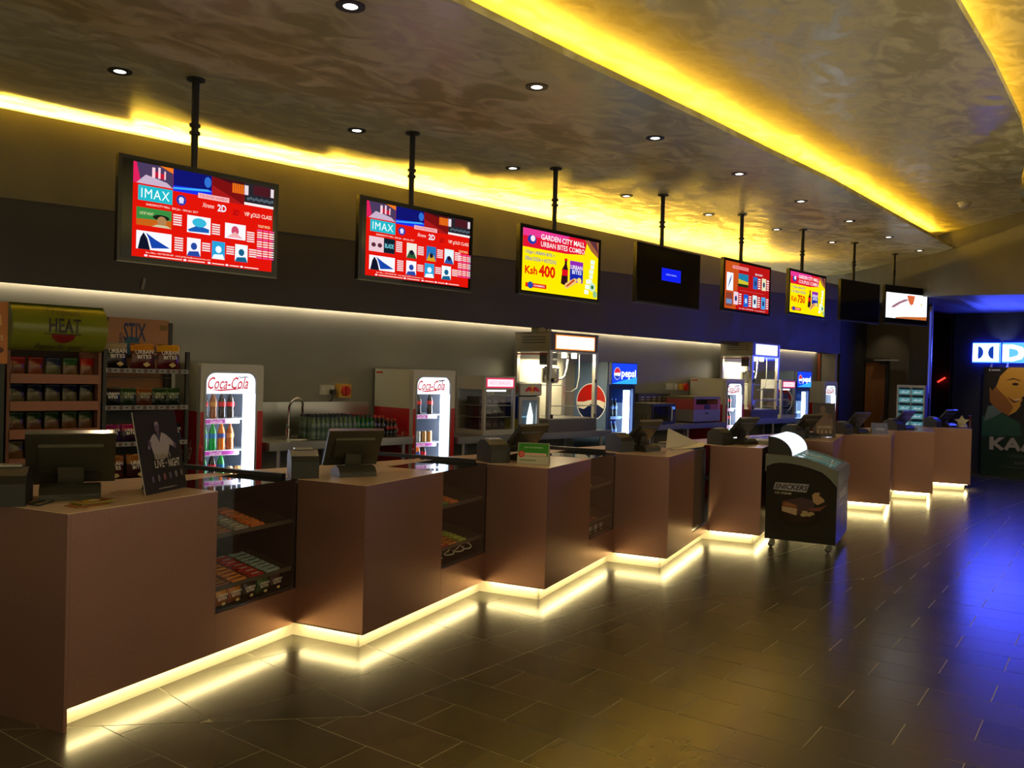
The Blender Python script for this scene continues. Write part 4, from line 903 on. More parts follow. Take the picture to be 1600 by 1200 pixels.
# popcorn machines
def popcorn(x0, yf, z, wd, dp, h, label, blue=False, top=True):
    t = thing('popcorn_machine', label, 'popcorn machine', (x0, yf, z), 0, 'stainless popcorn machines'); f_ = .05
    st = STEEL; hd = .25; bs = .16
    PAN = M((.62, .60, .50), .45)
    mb = MB(); mb.box(0, wd, 0, dp, 0, bs, STEELD); mb.box(0, wd, 0, dp, h-hd, h-hd+.02, st); mb.box(0, wd, 0, dp, h-.02, h, M((.12, .11, .10), .5)); mb.box(0, .015, 0, dp, h-hd+.02, h-.02, M((.22, .20, .15), .45, .4)); mb.box(wd-.015, wd, 0, dp, h-hd+.02, h-.02, st); mb.box(.015, wd-.015, 0, .02, h-hd+.02, h-.02, M((.10, .09, .08), .4)); mb.box(.015, wd-.015, dp-.02, dp, h-hd+.02, h-.02, st)
    for x in (0, wd-f_):
        for y in (0, dp-f_): mb.box(x, x+f_, y, y+f_, bs, h-hd, st)
    mb.build('frame', t)
    mb = MB()
    for r_ in range(3):
        for q in range(6): mb.box(-.003, -.0002, .08+q*(dp-.2)/6, .08+q*(dp-.2)/6+.06, h-.07-.035*r_, h-.058-.035*r_, M((.05, .045, .035), .6))
    mb.build('vent_slots', t)
    mb = MB(); mb.box(-.004, -.0002, .03, dp-.03, h-hd-.035, h-hd-.02, M((.35, .03, .02), .4)); mb.build('red_band', t)
    # inside: bright rear panel and floor (the left part of the back is a solid white liner)
    mb = MB(); mb.box(.05, wd-.05, dp-.03, dp-.02, bs+.011, h-hd, PAN); mb.build('liner', t); mb = MB(); mb.box(.05, wd-.05, .05, dp-.05, bs, bs+.01, st); mb.build('popcorn_tray', t)
    mb = MB(); mb.box(.05, wd-.05, .015, .019, bs+.001, h-hd-.001, GL); mb.build('front_glass', t); mb = MB(); mb.box(.015, .019, f_, dp-f_, bs+.001, h-hd-.001, GL); mb.build('side_glass', t)
    mb = MB(); c = Cv(mb, (0, 0, h-hd), (wd, 0, 0), (0, 0, hd), (0, -1, 0), .0015)
    hc = E((.5, .55, 1), 1.6) if blue else E((1, .30, .05), 1.1)
    c.rect(.10, .14, .92, .88, hc); c.rect(.12, .2, .90, .82, E((1, .93, .80), 2.2)); mb.build('lit_header', t, recalc=False)
    # kettle, arm, motor box, lamps
    mb = MB(); mb.lathe([(.0, 0), (.10, .005), (.115, .03), (.115, .20), (.10, .215), (.0, .22)], M((.6, .58, .55), .15, 1), (.26, dp*.36, .60), 18); mb.cyl((.26, dp*.36, .82), (.26, dp*.36, h-hd), .018, st); mb.build('kettle', t, smooth=True)
    mb = MB(); mb.box(.10, .28, .12, .26, h-hd-.16, h-hd-.005, BLACK); mb.build('motor_box', t); mb = MB(); mb.box(.10, .20, .10, .12, .60, .80, M((.55, .50, .35), .5)); mb.box(.08, .42, .08, .30, .575, .585, st); mb.build('kettle_tray', t)
    mb = MB(); mb.tube([(.46, dp*.45, .66), (.52, dp*.42, .66), (.58, dp*.4, .70), (.62, dp*.4, .80), (.63, dp*.4, h-hd-.01)], .014, M((.6, .6, .62), .2, 1)); mb.tube([(.40, .1, .50), (.55, .1, .50), (.66, .1, .55), (.70, .1, .70), (.70, .1, h-hd-.01)], .008, M((.5, .5, .5), .3, 1)); mb.build('pipe', t, smooth=True)
    for lx in (.30, .52, .72): mb = MB(); mb.cyl((lx, dp*.35, h-hd-.06), (lx, dp*.35, h-hd-.005), .035, E((1, .86, .55), 14), n=12); mb.build('heat_lamp', t, smooth=True)
    mb = MB()
    for zz in (bs+.01, .62):
        for xx in (.045, wd-.065): mb.box(xx, xx+.02, -.02, .0, zz, zz+.05, BLACK)
    mb.box(.05, wd-.05, -.006, .0, bs+.16, bs+.172, st); mb.build('door_fittings', t)
    area('popcorn_lamp', (x0+wd*.45, yf+dp*.5, z+h-hd-.08), (0, 0, -1), .6, .4, 22, (1, .85, .52))
    return t
PM1 = popcorn(7.93, 6.92, 1.146, .96, .60, 1.245, 'nearer tall popcorn machine, lit inside, with a kettle and glowing header')
for i, (u0, u1, zz) in enumerate(((820, 832, .09), (834, 842, .07))):
    a = pY(u0, 515, 7.3); b = pY(u1, 515, 7.3); mb = MB(); w_ = b.x-a.x; mb.ext([(0, 0, 0), (w_, 0, 0), (w_*.93, .02, zz), (w_*.5, .01, zz*1.12), (w_*.08, .02, zz*.95)], (0, .12, 0), M('8E8A5A' if i == 0 else '8A8A84', .5)); o = mb.build('paper_bag', loc=(a.x+.15, 7.2, 2.393)); tag(o, ['crumpled yellowish bag on top of the nearer popcorn machine', 'smaller grey packet on top of the nearer popcorn machine'][i], 'bag')
PM2 = popcorn(13.05, 6.92, 1.202, .96, .60, 1.30, 'farther tall popcorn machine with a blue-white header', True)
# microwave, vented oven, toaster
t = thing('microwave_oven', 'black-fronted microwave with a pale side, on the steel table', 'microwave', (10.19, 6.93, 1.186))
mb = MB(); mb.box(0, .60, .02, .48, 0, .30, M((.26, .25, .20), .4, .4)); mb.build('body', t); mb = MB(); mb.box(.0, .60, 0, .02, 0.005, .295, BLK2); mb.box(.04, .44, -.004, 0, .04, .26, M((.01, .01, .012), .08)); mb.build('front', t); mb = MB(); mb.cyl((.455, -.03, .05), (.455, -.03, .25), .009, STEEL); mb.box(.452, .458, -.03, 0, .06, .07, STEEL); mb.box(.452, .458, -.03, 0, .23, .24, STEEL); mb.build('handle', t); mb = MB(); c = Cv(mb, (.47, -.001, .02), (.12, 0, 0), (0, 0, .26), (0, -1, 0)); c.rect(.1, .75, .9, .9, E((.1, .3, 1), .8)); c.rects([(.15+.25*i, .2+.12*j, .3+.25*i, .27+.12*j) for i in range(3) for j in range(4)], M('404040', .4)); mb.build('keypad', t, recalc=False)
mb = MB()
for q in range(7): mb.box(-.002, 0, .10+.05*q, .13+.05*q, .05, .16, M((.16, .15, .12), .5))
mb.build('side_vents', t)
t = thing('vented_oven', 'dark steel oven with rows of bright vent slots, behind the microwave', 'oven', (10.55, 7.43, 1.186)); mb = MB(); mb.box(0, .85, 0, .13, 0, .43, M((.09, .085, .075), .4, .5)); mb.build('body', t); mb = MB()
for i in range(5):
    for j in range(7): mb.box(.06+.15*i, .14+.15*i, -.004, 0, .14+.038*j, .152+.038*j, M((.75, .72, .62), .3, .4))
mb.build('vent_slots', t)
t = thing('toaster_oven', 'wide conveyor toaster with pink panels, right of the microwave', 'toaster', (11.27, 6.92, 1.186)); mb = MB(); mb.box(0, .78, 0, .5, .02, .20, M((.30, .29, .38), .35, .5)); mb.box(0, .78, .0, .5, .36, .40, M((.22, .20, .12), .4, .4)); mb.box(0, .06, .0, .5, .20, .36, M((.35, .07, .09), .35)); mb.box(.70, .78, .0, .5, .20, .36, M((.45, .16, .22), .35)); mb.box(.06, .70, .2, .5, .20, .36, BLACK); mb.box(.06, .70, .0, .02, .20, .28, M((.30, .06, .08), .35)); mb.build('body', t); mb = MB(); mb.box(.30, .46, -.008, 0, .21, .27, BLACK); mb.box(.34, .42, -.006, -.0001, .135, .155, BLACK); mb.build('controls', t)
for x in (.04, .7):
    for y in (.04, .42): mb = MB(); mb.cyl((x+.02, y, 0), (x+.02, y, .02), .018, BLACK, n=8); mb.build('foot', t)
for i, u in enumerate((1004, 1008)):
    p = pY(u, 665, 7.1); bottle((p.x, 7.1, 1.186 if p.x > 9.98 else 1.186), '402018', 'C03828', None, 'small dark soda bottle at the left end of the microwave table', 'bottles on the microwave table', .6)

# ------------------------------------------------------------------ snack racks at the left
BR = M((.20, .075, .045), .5)
RK = Vector((1.955, 6.9, 0)); RW = .655
t = thing('snack_stand', 'brown snack stand under a curved green sign, at the left end', 'display stand', (1.955, 6.9, 0))
mb = MB(); mb.box(0, .02, 0, .45, 0, 1.95, BR); mb.box(RW-.02, RW, 0, .45, 0, 1.95, BR); mb.box(.02, RW-.02, .42, .45, 0, 1.95, M((.05, .03, .02), .5)); mb.build('frame', t)
RZ = [1.655, 1.48, 1.275, 1.07, .86]
RZ = [pY(90, 590, 6.9).z+.0, pY(90, 632, 6.9).z, pY(90, 675, 6.9).z, pY(90, 719, 6.9).z]
for z in RZ: mb = MB(); mb.box(.02, RW-.02, 0, .42, z-.015, z, BR); mb.box(.02, RW-.02, -.012, 0, z-.045, z+.025, M((.27, .10, .06), .45)); mb.build('shelf', t)
# curved header sign
mb = MB(); N_ = 10; prof = []
for i in range(N_+1): a = -1.15+2.3*i/N_; prof.append((-.20*math.cos(a)+.08, 2.105+.172*math.sin(a)/math.sin(1.15)))
lay = [(y, z) for y, z in prof]; GS = M((.21, .23, .018), .22)
mb.ext([(0, y, z) for y, z in prof] + [(0, .12, 2.277), (0, .12, 1.94)], (RW, 0, 0), GS, GS); h_ = mb.build('header_sign', t, smooth=True)
mb = MB()
def curved(u, v, off=.002):  # u across 0-1, v 0-1 up the sign
    a = -1.15+2.3*v; return (u*RW, -(.20+off)*math.cos(a)+.08, 2.105+(.172/math.sin(1.15)+off)*math.sin(a))
def ctext(s_, u0, v0, u1, v1, mat, bold=.01, shear=0, off=.002):
    vs, fs, _ = text_geo(s_, bold, shear); mb.add([curved(u0+x*(u1-u0), v0+y*(v1-v0), off) for x, y in vs], fs, mat)
dk = M((.03, .025, .012), .4)
P = [curved(.52+.13*math.cos(a), .40+.17*math.sin(a), .0015) for a in [pi+pi*i/12 for i in range(13)]]; mb.add(P, [tuple(range(13))], M((.22, .012, .015), .4))
ctext('HEAT', .36, .42, .70, .66, dk, .018, 0, .008); ctext('Tropical', .33, .68, .70, .86, M((.10, .095, .015), .5), 0, .1, .008); ctext('Passion for taste!', .24, .09, .76, .22, dk, 0, .35, .008)
mb.add([curved(.31, .385), curved(.71, .385), curved(.71, .40), curved(.31, .40)], [(0, 1, 2, 3)], dk); mb.build('sign_lettering', t, recalc=False)
mb = MB(); mb.box(-.01, RW+.01, -.03, .13, 2.277, 2.287, M((.6, .6, .5), .4)); mb.build('sign_cap', t)
# neighbouring orange banner
t = thing('banner_stand', 'orange snack banner cut off at the left edge of the view', 'banner', (1.55, 6.83, 0)); mb = MB(); mb.box(0, .385, 0, .02, 1.83, 2.27, M((.55, .17, .015), .4)); c = Cv(mb, (0, 0, 1.83), (.385, 0, 0), (0, 0, .44), (0, -1, 0)); c.text('COOKIES', .45, .38, .93, .46, M('E8C8A0', .4), .01); c.ell(.86, .22, .08, .05, M('5A1A0C', .4)); c.poly([(.7, .6), (.9, .62), (.88, .8), (.8, .7)], M('E8B050', .4)); mb.build('banner_panel', t, recalc=False); mb = MB(); mb.box(.1, .37, 0, .4, 0, 1.83, M((.02, .025, .02), .5)); mb.build('stand', t)
random.seed(5)
cols = [('8A1E14', '6A3A20'), ('7A1A12', '7A3A24'), ('1C2848', '5E5C34'), ('1E4A28', '6A5030'), ('A01812', '7A4A30')]
rown = ['top', 'second', 'third', 'fourth']
for j, z in enumerate(RZ):
    for i in range(5):
        tc, bc = cols[i] if j == 0 else (('141430', '54482E') if j == 1 else (('1C3018', '5A3A1E') if j == 2 else ('3A3018', '6A4820')))
        nm = (['red', 'dark red', 'blue and olive', 'green', 'bright red'][i] if j == 0 else ['', 'dark blue', 'dark green', 'olive'][j])
        bag((1.955+.085+.122*i, 6.96, z+.001), random.uniform(-.08, .08), .112, .150, .045, tc, bc, (f'{nm} nut packet on the top shelf of the brown stand' if j == 0 else f'{nm} nut packet, {["leftmost", "second from left", "middle", "second from right", "rightmost"][i]} on the {rown[j]} shelf of the brown stand'), 'nut packets on the brown stand', random.uniform(-.12, -.02), txt=False, split=.62)
# black wire rack with chips
t = thing('wire_rack', 'black shelf rack of crisp bags, left of the first red fridge', 'rack', (2.625, 6.9, 0)); RW2 = .70
mb = MB()
for x in (0, RW2-.03):
    for y in (0, .40): mb.box(x, x+.03, y, y+.03, 0, 1.965 if y == 0 else 1.94, BLK2)
mb.box(.03, RW2-.03, .40, .42, 1.90, 1.93, BLK2); mb.build('frame', t)
mb = MB(); mb.box(.03, RW2-.03, .405, .41, .3, 1.50, M((.02, .022, .02), .5)); mb.build('back_sheet', t)
R2Z = [pY(230, 577, 6.9).z, pY(230, 634, 6.9).z, pY(230, 690, 6.9).z, pY(230, 748, 6.9).z]
for z in R2Z:
    mb = MB(); mb.box(.03, RW2-.03, .01, .40, z-.01, z, BLK2); mb.build('shelf', t)
    mb = MB(); mb.box(.02, RW2-.01, -.006, .009, z-.032, z+.004, M('8A8890', .5)); c = Cv(mb, (.02, -.006, z-.032), (RW2-.03, 0, 0), (0, 0, .036), (0, -1, 0), .0006)
    c.rects([(.02+.14*i, .1, .06+.14*i, .9) for i in range(7)], M('5A4048', .5)); c.rects([(.09+.14*i, .35, .12+.14*i, .65) for i in range(7)], M('202020', .5)); mb.build('price_strip', t, recalc=False)
mb = MB(); mb.cyl((.03, .02, pY(230, 590, 6.9).z), (RW2-.15, .02, pY(230, 590, 6.9).z), .004, STEELD, n=6); mb.build('rail', t)
for i, (x, tc, bc, nm) in enumerate(((.13, '9A8E80', '1E1616', 'black and silver'), (.345, 'C88018', '5A1C18', 'amber and maroon'), (.56, 'C8900E', '5A1820', 'yellow and maroon'))):
    bag((2.625+x, 6.99, R2Z[0]+.002), random.uniform(-.1, .1), .20, .205, .08, tc, bc, f'large {nm} crisp bag on the top shelf of the black rack', 'crisp bags on the black rack', -.1, tcol='E8E0E0', split=.66)
for i, (x, tc, bc, nm) in enumerate(((.10, '1A1418', '141218', 'black'), (.225, '24421A', '1A2C14', 'green'), (.355, '8A4A12', '5A2C10', 'orange'), (.475, '1E3C1C', '182414', 'dark green'), (.59, '284818', '1A2C14', 'moss green'))):
    bag((2.625+x, 6.97, R2Z[1]+.002), random.uniform(-.1, .1), .13, .14, .05, tc, bc, f'{nm} crisp bag on the second shelf of the black rack', 'crisp bags on the black rack', -.1, popcorn=False, tcol='F0ECEC' if i == 0 else 'A8B098')
for i, (x, tc, bc, nm) in enumerate(((.10, '8A1060', '2A1840', 'magenta'), (.25, '9A1050', '301838', 'pink and purple'), (.60, '141418', '101014', 'plain black'))):
    bag((2.625+x, 6.97, R2Z[2]+.002), random.uniform(-.1, .1), .15, .14, .05, tc, bc, f'{nm} crisp bag on the third shelf of the black rack', 'crisp bags on the black rack', -.1, popcorn=False)
for i, (x, tc, bc, nm) in enumerate(((.12, '9A5A10', '4A2018', 'amber'), (.31, 'A05C12', '3A1A1C', 'dark amber'), (.50, '8A4A10', '3A1A1C', 'rust brown'))):
    bag((2.625+x, 6.97, R2Z[3]+.002), random.uniform(-.1, .1), .18, .195, .06, tc, bc, f'{nm} crisp bag on the bottom visible shelf of the black rack', 'crisp bags on the black rack', -.1)
# poster board behind the rack
a = pY(165, 493, 7.35); b = pY(265, 499, 7.35); zb_ = 1.92; t = thing('poster_board', 'orange poster board with blue lettering, standing behind the black rack', 'poster', (a.x-.14, 7.36, 0))
Wp = b.x-a.x+.14; mb = MB(); mb.box(0, Wp, 0, .02, 1.55, 2.24, M((.50, .22, .09), .5)); mb.box(Wp-.005, Wp+.035, .0, .03, 1.5, 2.22, BLACK); mb.build('board', t)
mb = MB(); c = Cv(mb, (.14, 0, 1.92), (Wp-.14, 0, 0), (0, 0, .32), (0, -1, 0), .0008); dbl = M('2A3068', .5); tl = M('1E6080', .5)
c.poly([(.3, .02), (.62, .0), (.56, .25), (.5, .5), (.36, .52), (.28, .35)], tl); c.text('STIX', .28, .40, .63, .88, dbl, .02); c.text('URBAN', .27, .15, .72, .21, M('2A3060', .5), .01, 0, pi/2); c.text('FEEL THE', .70, .10, .93, .26, M('2A2018', .5), .03); c.text('GRAB A PACK &', .70, .29, .92, .35, M('3A2A20', .5), .0); c.text('BEAT', .84, .0, .94, .06, M('2A2018', .5), .02); c.rect(.85, .72, .97, .86, M('8A6A20', .5)); c.poly([(-.02, .8), (.03, .84), (.06, .98), (-.02, 1)], M('1E3A20', .5)); c.ell(.02, .2, .05, .12, M('1E3A20', .5)); mb.build('print', t, recalc=False)
mb = MB(); mb.box(.05, .09, .02, .05, 0, 1.6, BLACK); mb.box(Wp-.1, Wp-.06, .02, .05, 0, 1.6, BLACK); mb.build('post', t)

# ================================================================== ON THE COUNTERS
def pos(bx, by, yaw, label, scale=1.0, tilt=38):
    t = thing('till_monitor', label, 'till screen', (bx, by, ZT+.001), yaw, 'till screens on the counter blocks'); s = scale
    mb = MB(); prof = [(-.11, 0), (.12, 0), (.12, .02), (.08, .045), (-.02, .075), (-.08, .06), (-.11, .03)]
    mb.ext([(-.135*s, y*s, z*s) for y, z in prof], (.27*s, 0, 0), POSM); 
    mb.box(-.05*s, .05*s, -.112*s, -.105*s, .018*s, .032*s, BLACK); mb.build('base', t, smooth=True)
    mb = MB(); mb.ext([(-.055*s, .06*s, .05*s), (-.055*s, .02*s, .05*s), (-.06*s, -.0*s, .15*s), (-.06*s, .05*s, .16*s)], (.115*s, 0, 0), POSM); mb.build('neck', t)
    a = R(tilt); W_, H_, T_ = .40*s, .30*s, .028*s
    mb = MB(); T = Matrix.Translation((0, .045*s, .165*s)) @ Matrix.Rotation(a, 4, 'X'); mb.T = T
    mb.box(-W_/2, W_/2, -T_/2, T_/2, -.11*s, H_-.11*s, POSM)
    mb.ext([(-W_*.36, -T_/2-.0, -.05*s), (-W_*.36, -T_/2-.012*s, -.03*s), (-W_*.36, -T_/2-.012*s, .12*s), (-W_*.36, -T_/2, .13*s)], (W_*.72, 0, 0), POSM); mb.build('monitor', t)
    mb = MB(); mb.T = T; mb.box(-W_/2+.015, W_/2-.015, T_/2, T_/2+.002, -.11*s+.02, H_-.11*s-.015, M((.01, .01, .012), .06)); mb.build('display', t)
    mb = MB(); mb.T = T; mb.box(-W_/2, W_/2, -T_/2+.002, T_/2+.001, H_-.11*s, H_-.11*s+.005*s, M((.25, .25, .24), .15, .6)); mb.build('top_glint', t)  # reflected light along the monitor's top, put into a paler strip
    return t
def printer(bx, by, yaw, label, s=1.0, win=False):
    t = thing('receipt_printer', label, 'printer', (bx, by, ZT+.001), yaw, 'receipt printers on the counter blocks')
    mb = MB(); prof = [(-.10, .0), (.10, 0), (.10, .115), (.05, .148), (-.02, .15), (-.075, .12), (-.10, .09)]
    mb.ext([(-.075*s, y*s, z*s) for y, z in prof], (.15*s, 0, 0), BLK2); mb.build('body', t)
    mb = MB(); mb.box(-.05*s, .05*s, -.02*s, .045*s, .1505*s, .158*s, M((.35, .34, .32), .25)); mb.build('paper_slot', t)
    if win: mb = MB(); mb.box(.0755*s, .078*s, -.06*s, .05*s, .02*s, .085*s, M((.12, .11, .12), .4)); mb.build('rating_label', t)
    return t
TP = [((1.76, 5.05), -20, 1.12), ((3.66, 5.03), -18, 1.0), ((5.56, 5.09), 3, 1.0), ((7.36, 5.09), 0, 1.0), ((9.25, 4.99), -5, 1.0), ((11.16, 5.07), -10, 1.0), ((13.0, 5.12), -10, 1.0), ((14.98, 5.12), -10, 1.0), ((16.9, 5.02), -10, 1.0)]
for k, ((x, y), yw, s) in enumerate(TP):
    pos(x, y, R(yw), f'dark till screen seen from behind on the {order[k]} counter block', s, 32 if k < 2 else 40)
PP = [((1.44, 5.02), -25, 1.3), ((3.33, 5.17), -25, 1.25), ((5.22, 5.17), -15, 1.25), ((7.08, 5.20), -10, 1.2), ((8.90, 5.10), -10, 1.2), ((10.78, 5.10), -10, 1.2), ((12.55, 5.17), -10, 1.2), ((14.60, 5.17), -10, 1.2), ((16.55, 5.17), -10, 1.2)]
for k, ((x, y), yw, s) in enumerate(PP): printer(x, y, R(yw), f'black receipt printer on the {order[k]} counter block', s, k in (1,))
# cables by the first two tills
mb = MB(); pts = [pZ(75, 776, 1.106), pZ(85, 783, 1.106), pZ(60, 790, 1.106), pZ(45, 788, 1.106), pZ(62, 784, 1.106), pZ(85, 779, 1.106)]
P2 = []
for i in range(len(pts)-1):
    for q in range(5): P2.append(pts[i].lerp(pts[i+1], q/5))
mb.tube(P2, .004, BLACK, 6); o = mb.build('cable_loop', smooth=True); tag(o, 'thin black cable curled beside the nearest till base', 'cable')
# film poster standee on the nearest block
def standee(p0, p1, lean, h, label, kind):
    p0 = Vector(p0); p1 = Vector(p1); d = (p1-p0); W_ = d.length; yaw = math.atan2(d.y, d.x)
    t = thing('poster_standee', label, 'poster', (p0.x, p0.y, ZT+.002), yaw); a = R(lean)
    U = Vector((1, 0, 0)); V = Vector((0, math.sin(a), math.cos(a))); N = Vector((0, -math.cos(a), math.sin(a)))
    mb = MB(); O = Vector((0, 0, 0)); mb.ext([O, O+U*W_, O+U*W_+V*h, O+V*h], -N*.006, M((.03, .03, .03), .4), M((.5, .5, .48), .4)); mb.build('board', t)
    mb = MB(); mb.ext([V*h*.7+U*W_*.5-N*.007, V*h*.7+U*W_*.62-N*.007, Vector((W_*.62, .17, 0)), Vector((W_*.5, .17, 0))], (0, .003, .001), M((.05, .05, .05), .5)); mb.build('prop_leg', t)
    mb = MB(); c = Cv(mb, O, U*W_, V*h, N, .0006)
    if kind == 'night':
        c.rect(0, 0, 1, 1, M('241F1C', .7, 0, 0, .2)); sk = M('5A4038', .5); wh = M('9A9088', .5)
        c.poly([(.22, .56), (.28, .64), (.36, .70), (.42, .72), (.46, .68), (.50, .62), (.55, .68), (.58, .73), (.68, .70), (.78, .64), (.86, .58), (.84, .53), (.74, .57), (.70, .50), (.66, .44), (.58, .40), (.36, .40), (.32, .50), (.30, .57), (.24, .53)], wh); c.poly([(.46, .70), (.54, .70), (.51, .60)], M('2A1C18', .5)); c.ell(.49, .79, .055, .06, sk); c.poly([(.435, .80), (.44, .85), (.48, .87), (.53, .86), (.545, .80), (.53, .82), (.46, .83)], M('8A7868', .5)); c.rect(.465, .70, .52, .75, sk); c.ell(.26, .60, .035, .05, M('4A2C24', .5)); c.ell(.85, .55, .03, .04, sk)
        for i in range(7): c.k -= 1; c.ell(.33+.06*i, .44-.01*(i % 3), .016, .035, M('7A7068', .5), n=8)
        c.text('LIVE', .30, .30, .52, .39, M('C8C0B8', .5), .01); c.text('BY', .545, .335, .60, .355, M('C8C0B8', .5), .0); c.text('NIGHT', .62, .29, .90, .39, M('C8C0B8', .5), .01)
        for i in range(6): c.k -= 1; c.ell(.20+.14*i, .17+.006*i, .03, .045, M(['4A3C38', '5A5048', '7A3830', '4A4844', '6A6058', '5A4C44'][i], .5), n=10)
        c.text('IN CINEMAS JAN 13', .30, .035, .72, .055, M('C8C0B8', .5), 0)
    else:
        c.rect(0, 0, 1, 1, M('3A2A22', .4)); c.ell(.45, .82, .12, .10, M('8A6A58', .5)); c.poly([(.1, .2), (.2, .68), (.4, .74), (.6, .72), (.85, .64), (.9, .2)], M('7A6050', .5)); c.ell(.75, .6, .1, .09, M('6A4A38', .5)); c.text('NOW SHOWING', .2, .25, .8, .33, M('D8C8B8', .5), .01); c.rects([(.15+.18*i, .1, .27+.18*i, .2) for i in range(4)], M('A88A70', .5))
    mb.build('print', t, recalc=False); return t
standee((2.107, 4.879, 0), (2.455, 5.095, 0), 12, .485, 'black film poster with a seated man in white, standing on the nearest counter', 'night')
a6 = pZ(1272, 684, 1.1); b6 = pZ(1297, 683, 1.1)
standee((11.40, 5.10, 0), (11.72, 4.92, 0), 4, .47, 'brown film poster standing on the sixth counter, before the last fridge', 'x')
# brochures
random.seed(8)
p = pZ(133, 791, 1.1)
for i in range(4):
    mb = MB(); mb.box(-.095, .095, -.055, .055, 0, .004, M(['8A6A18', '9A4A20', '5A6A20', 'B09040'][i], .12)); c = Cv(mb, (-.095, -.055, .004), (.19, 0, 0), (0, .11, 0), (0, 0, 1), .0004); c.poly([(.05, .1), (.4, .2), (.5, .8), (.1, .7)], M('C8A030', .15)); c.poly([(.5, .2), (.95, .1), (.9, .6), (.6, .9)], M('B05A28', .15)); c.ell(.5, .5, .15, .25, M('E0D8A0', .15))
    o = mb.build('leaflet', loc=(p.x+.015*i+.02, p.y+.01*i+.02, 1.1015+.0045*i), rotz=R(18+random.uniform(-8, 8)), recalc=False); tag(o, f'glossy leaflet, {["bottom olive", "second, rust coloured", "third, green", "top, yellow"][i]} one in the small pile on the nearest counter', 'leaflet', 'glossy leaflets on the nearest counter')
# green and white tent card
def tent(p0, p1, h, label, face, yaw_=None, dark='3A2A24', spread=.10):
    p0 = Vector(p0); p1 = Vector(p1); d = p1-p0; W_ = d.length; yaw = math.atan2(d.y, d.x); t = thing('tent_card', label, 'sign', (p0.x, p0.y, ZT+.002), yaw)
    mb = MB(); mb.ext([(0, 0, 0), (0, .003, 0), (0, spread/2, h-.006), (0, spread-.003, 0), (0, spread, 0), (0, spread/2, h)], (W_, 0, 0), M('B8B4A8', .5)); mb.build('card', t)
    mb = MB(); V = Vector((0, spread/2, h)); N = Vector((0, -h, spread/2)).normalized(); c = Cv(mb, (0, 0, 0), (W_, 0, 0), V, N, .0006); face(c); mb.build('print', t, recalc=False)
    return t
def f1(c):
    c.rect(0, 0, 1, 1, M('B8B8AC', .5)); c.rect(.02, .38, .98, .97, M('2C8A20', .5)); c.text('JOIN OUR REWARDS', .2, .72, .8, .82, M('D8F0C8', .5), 0); c.rect(.18, .40, .93, .52, M('E8D0C8', .5)); c.text('CINEMA REWARDS', .24, .43, .90, .49, M('B04030', .5), 0); c.ell(.13, .46, .10, .16, M('C8281C', .5)); c.ell(.13, .46, .055, .09, M('E8C0B0', .5)); c.ell(.13, .46, .04, .06, M('C8281C', .5)); c.rect(.08, .16, .6, .2, M('408A40', .5))
tent((5.262, 4.93, 0), (5.40, 4.70, 0), .175, 'green and white tent card on the corner of the third counter', f1)
def f7(c): c.rect(0, 0, 1, 1, M('8088C0', .5)); c.text('OFFER', .25, .3, .8, .5, M('E8E8F8', .5), .01)
tent((13.20, 4.98, 0), (13.36, 4.80, 0), .16, 'pale tent card on the seventh counter, beside its till', f7)
# white papers on the fourth and fifth blocks
mb = MB(); T_ = []
pw = M((.62, .56, .44), .5)
mb.ext([(0, 0, 0), (.62, .0, .002), (.80, .05, .03), (.76, .10, .04), (.10, .12, .01)], (0, 0, .004), pw); mb.ext([(.02, .10, .01), (.05, .10, .22), (.10, .10, .21), (.72, .10, .035)], (0, .004, 0), pw)
o = mb.build('folded_card', loc=(7.70, 4.96, 1.102), rotz=R(2)); tag(o, 'large white folded card lying across the fourth counter and the gap', 'card')
mb = MB(); mb.box(0, .30, 0, .30, 0, .04, M((.60, .60, .62), .5)); o = mb.build('paper_stack', loc=(9.50, 4.80, 1.101), rotz=R(18)); tag(o, 'stack of white paper on the fifth counter behind the freezer', 'paper')
mb = MB(); mb.box(0, .85, 0, .38, 0, .012, M((.10, .09, .10), .15)); mb.box(0, .85, 0, .01, .012, .02, M((.4, .38, .42), .2)); o = mb.build('serving_tray', loc=(9.9, 5.15, 1.101), rotz=R(-4)); tag(o, 'wide dark tray on the fifth counter, behind the freezer lid', 'tray')
mb = MB(); mb.box(0, .5, 0, .35, 0, .30, M((.02, .03, .25), .4)); mb.box(.03, .3, .02, .3, .30, .33, M((.3, .3, .33), .5)); o = mb.build('blue_crate', loc=(10.3, 6.95, .321)); tag(o, 'blue crate on the shelf under the microwave table', 'crate')
# clutter on the last block
t = thing('star_pillow', 'pale star shaped toy standing on the last counter', 'toy', (16.98, 4.80, ZT+.002), R(-60))
mb = MB(); P = [(.11*(1 if i % 2 == 0 else .5)*math.cos(R(90+36*i)), 0, .11+.11*(1 if i % 2 == 0 else .5)*math.sin(R(90+36*i))) for i in range(10)]; mb.ext([(x*1.2, y, z) for x, y, z in P], (0, .05, 0), M((.70, .66, .45), .6)); mb.build('star', t); mb = MB(); mb.lathe([(.0, 0), (.08, .01), (.085, .04), (.05, .07), (0, .08)], M((.6, .55, .45), .6), (0, -.04, 0)); mb.build('cushion_base', t, smooth=True)
mb = MB(); mb.lathe([(.035, 0), (.03, .02), (.03, .2), (.036, .22)], M((.12, .015, .02), .3), n=12); o = mb.build('maroon_cup', loc=(17.15, 4.72, ZT+.001), smooth=True); tag(o, 'tall maroon cup beside the star toy on the last counter', 'cup')
mb = MB(); mb.box(0, .35, 0, .22, 0, .03, M((.45, .42, .40), .5)); o = mb.build('form_pad', loc=(15.25, 5.0, ZT+.001), rotz=R(18)); tag(o, 'pale pad of forms on the eighth counter', 'paper')

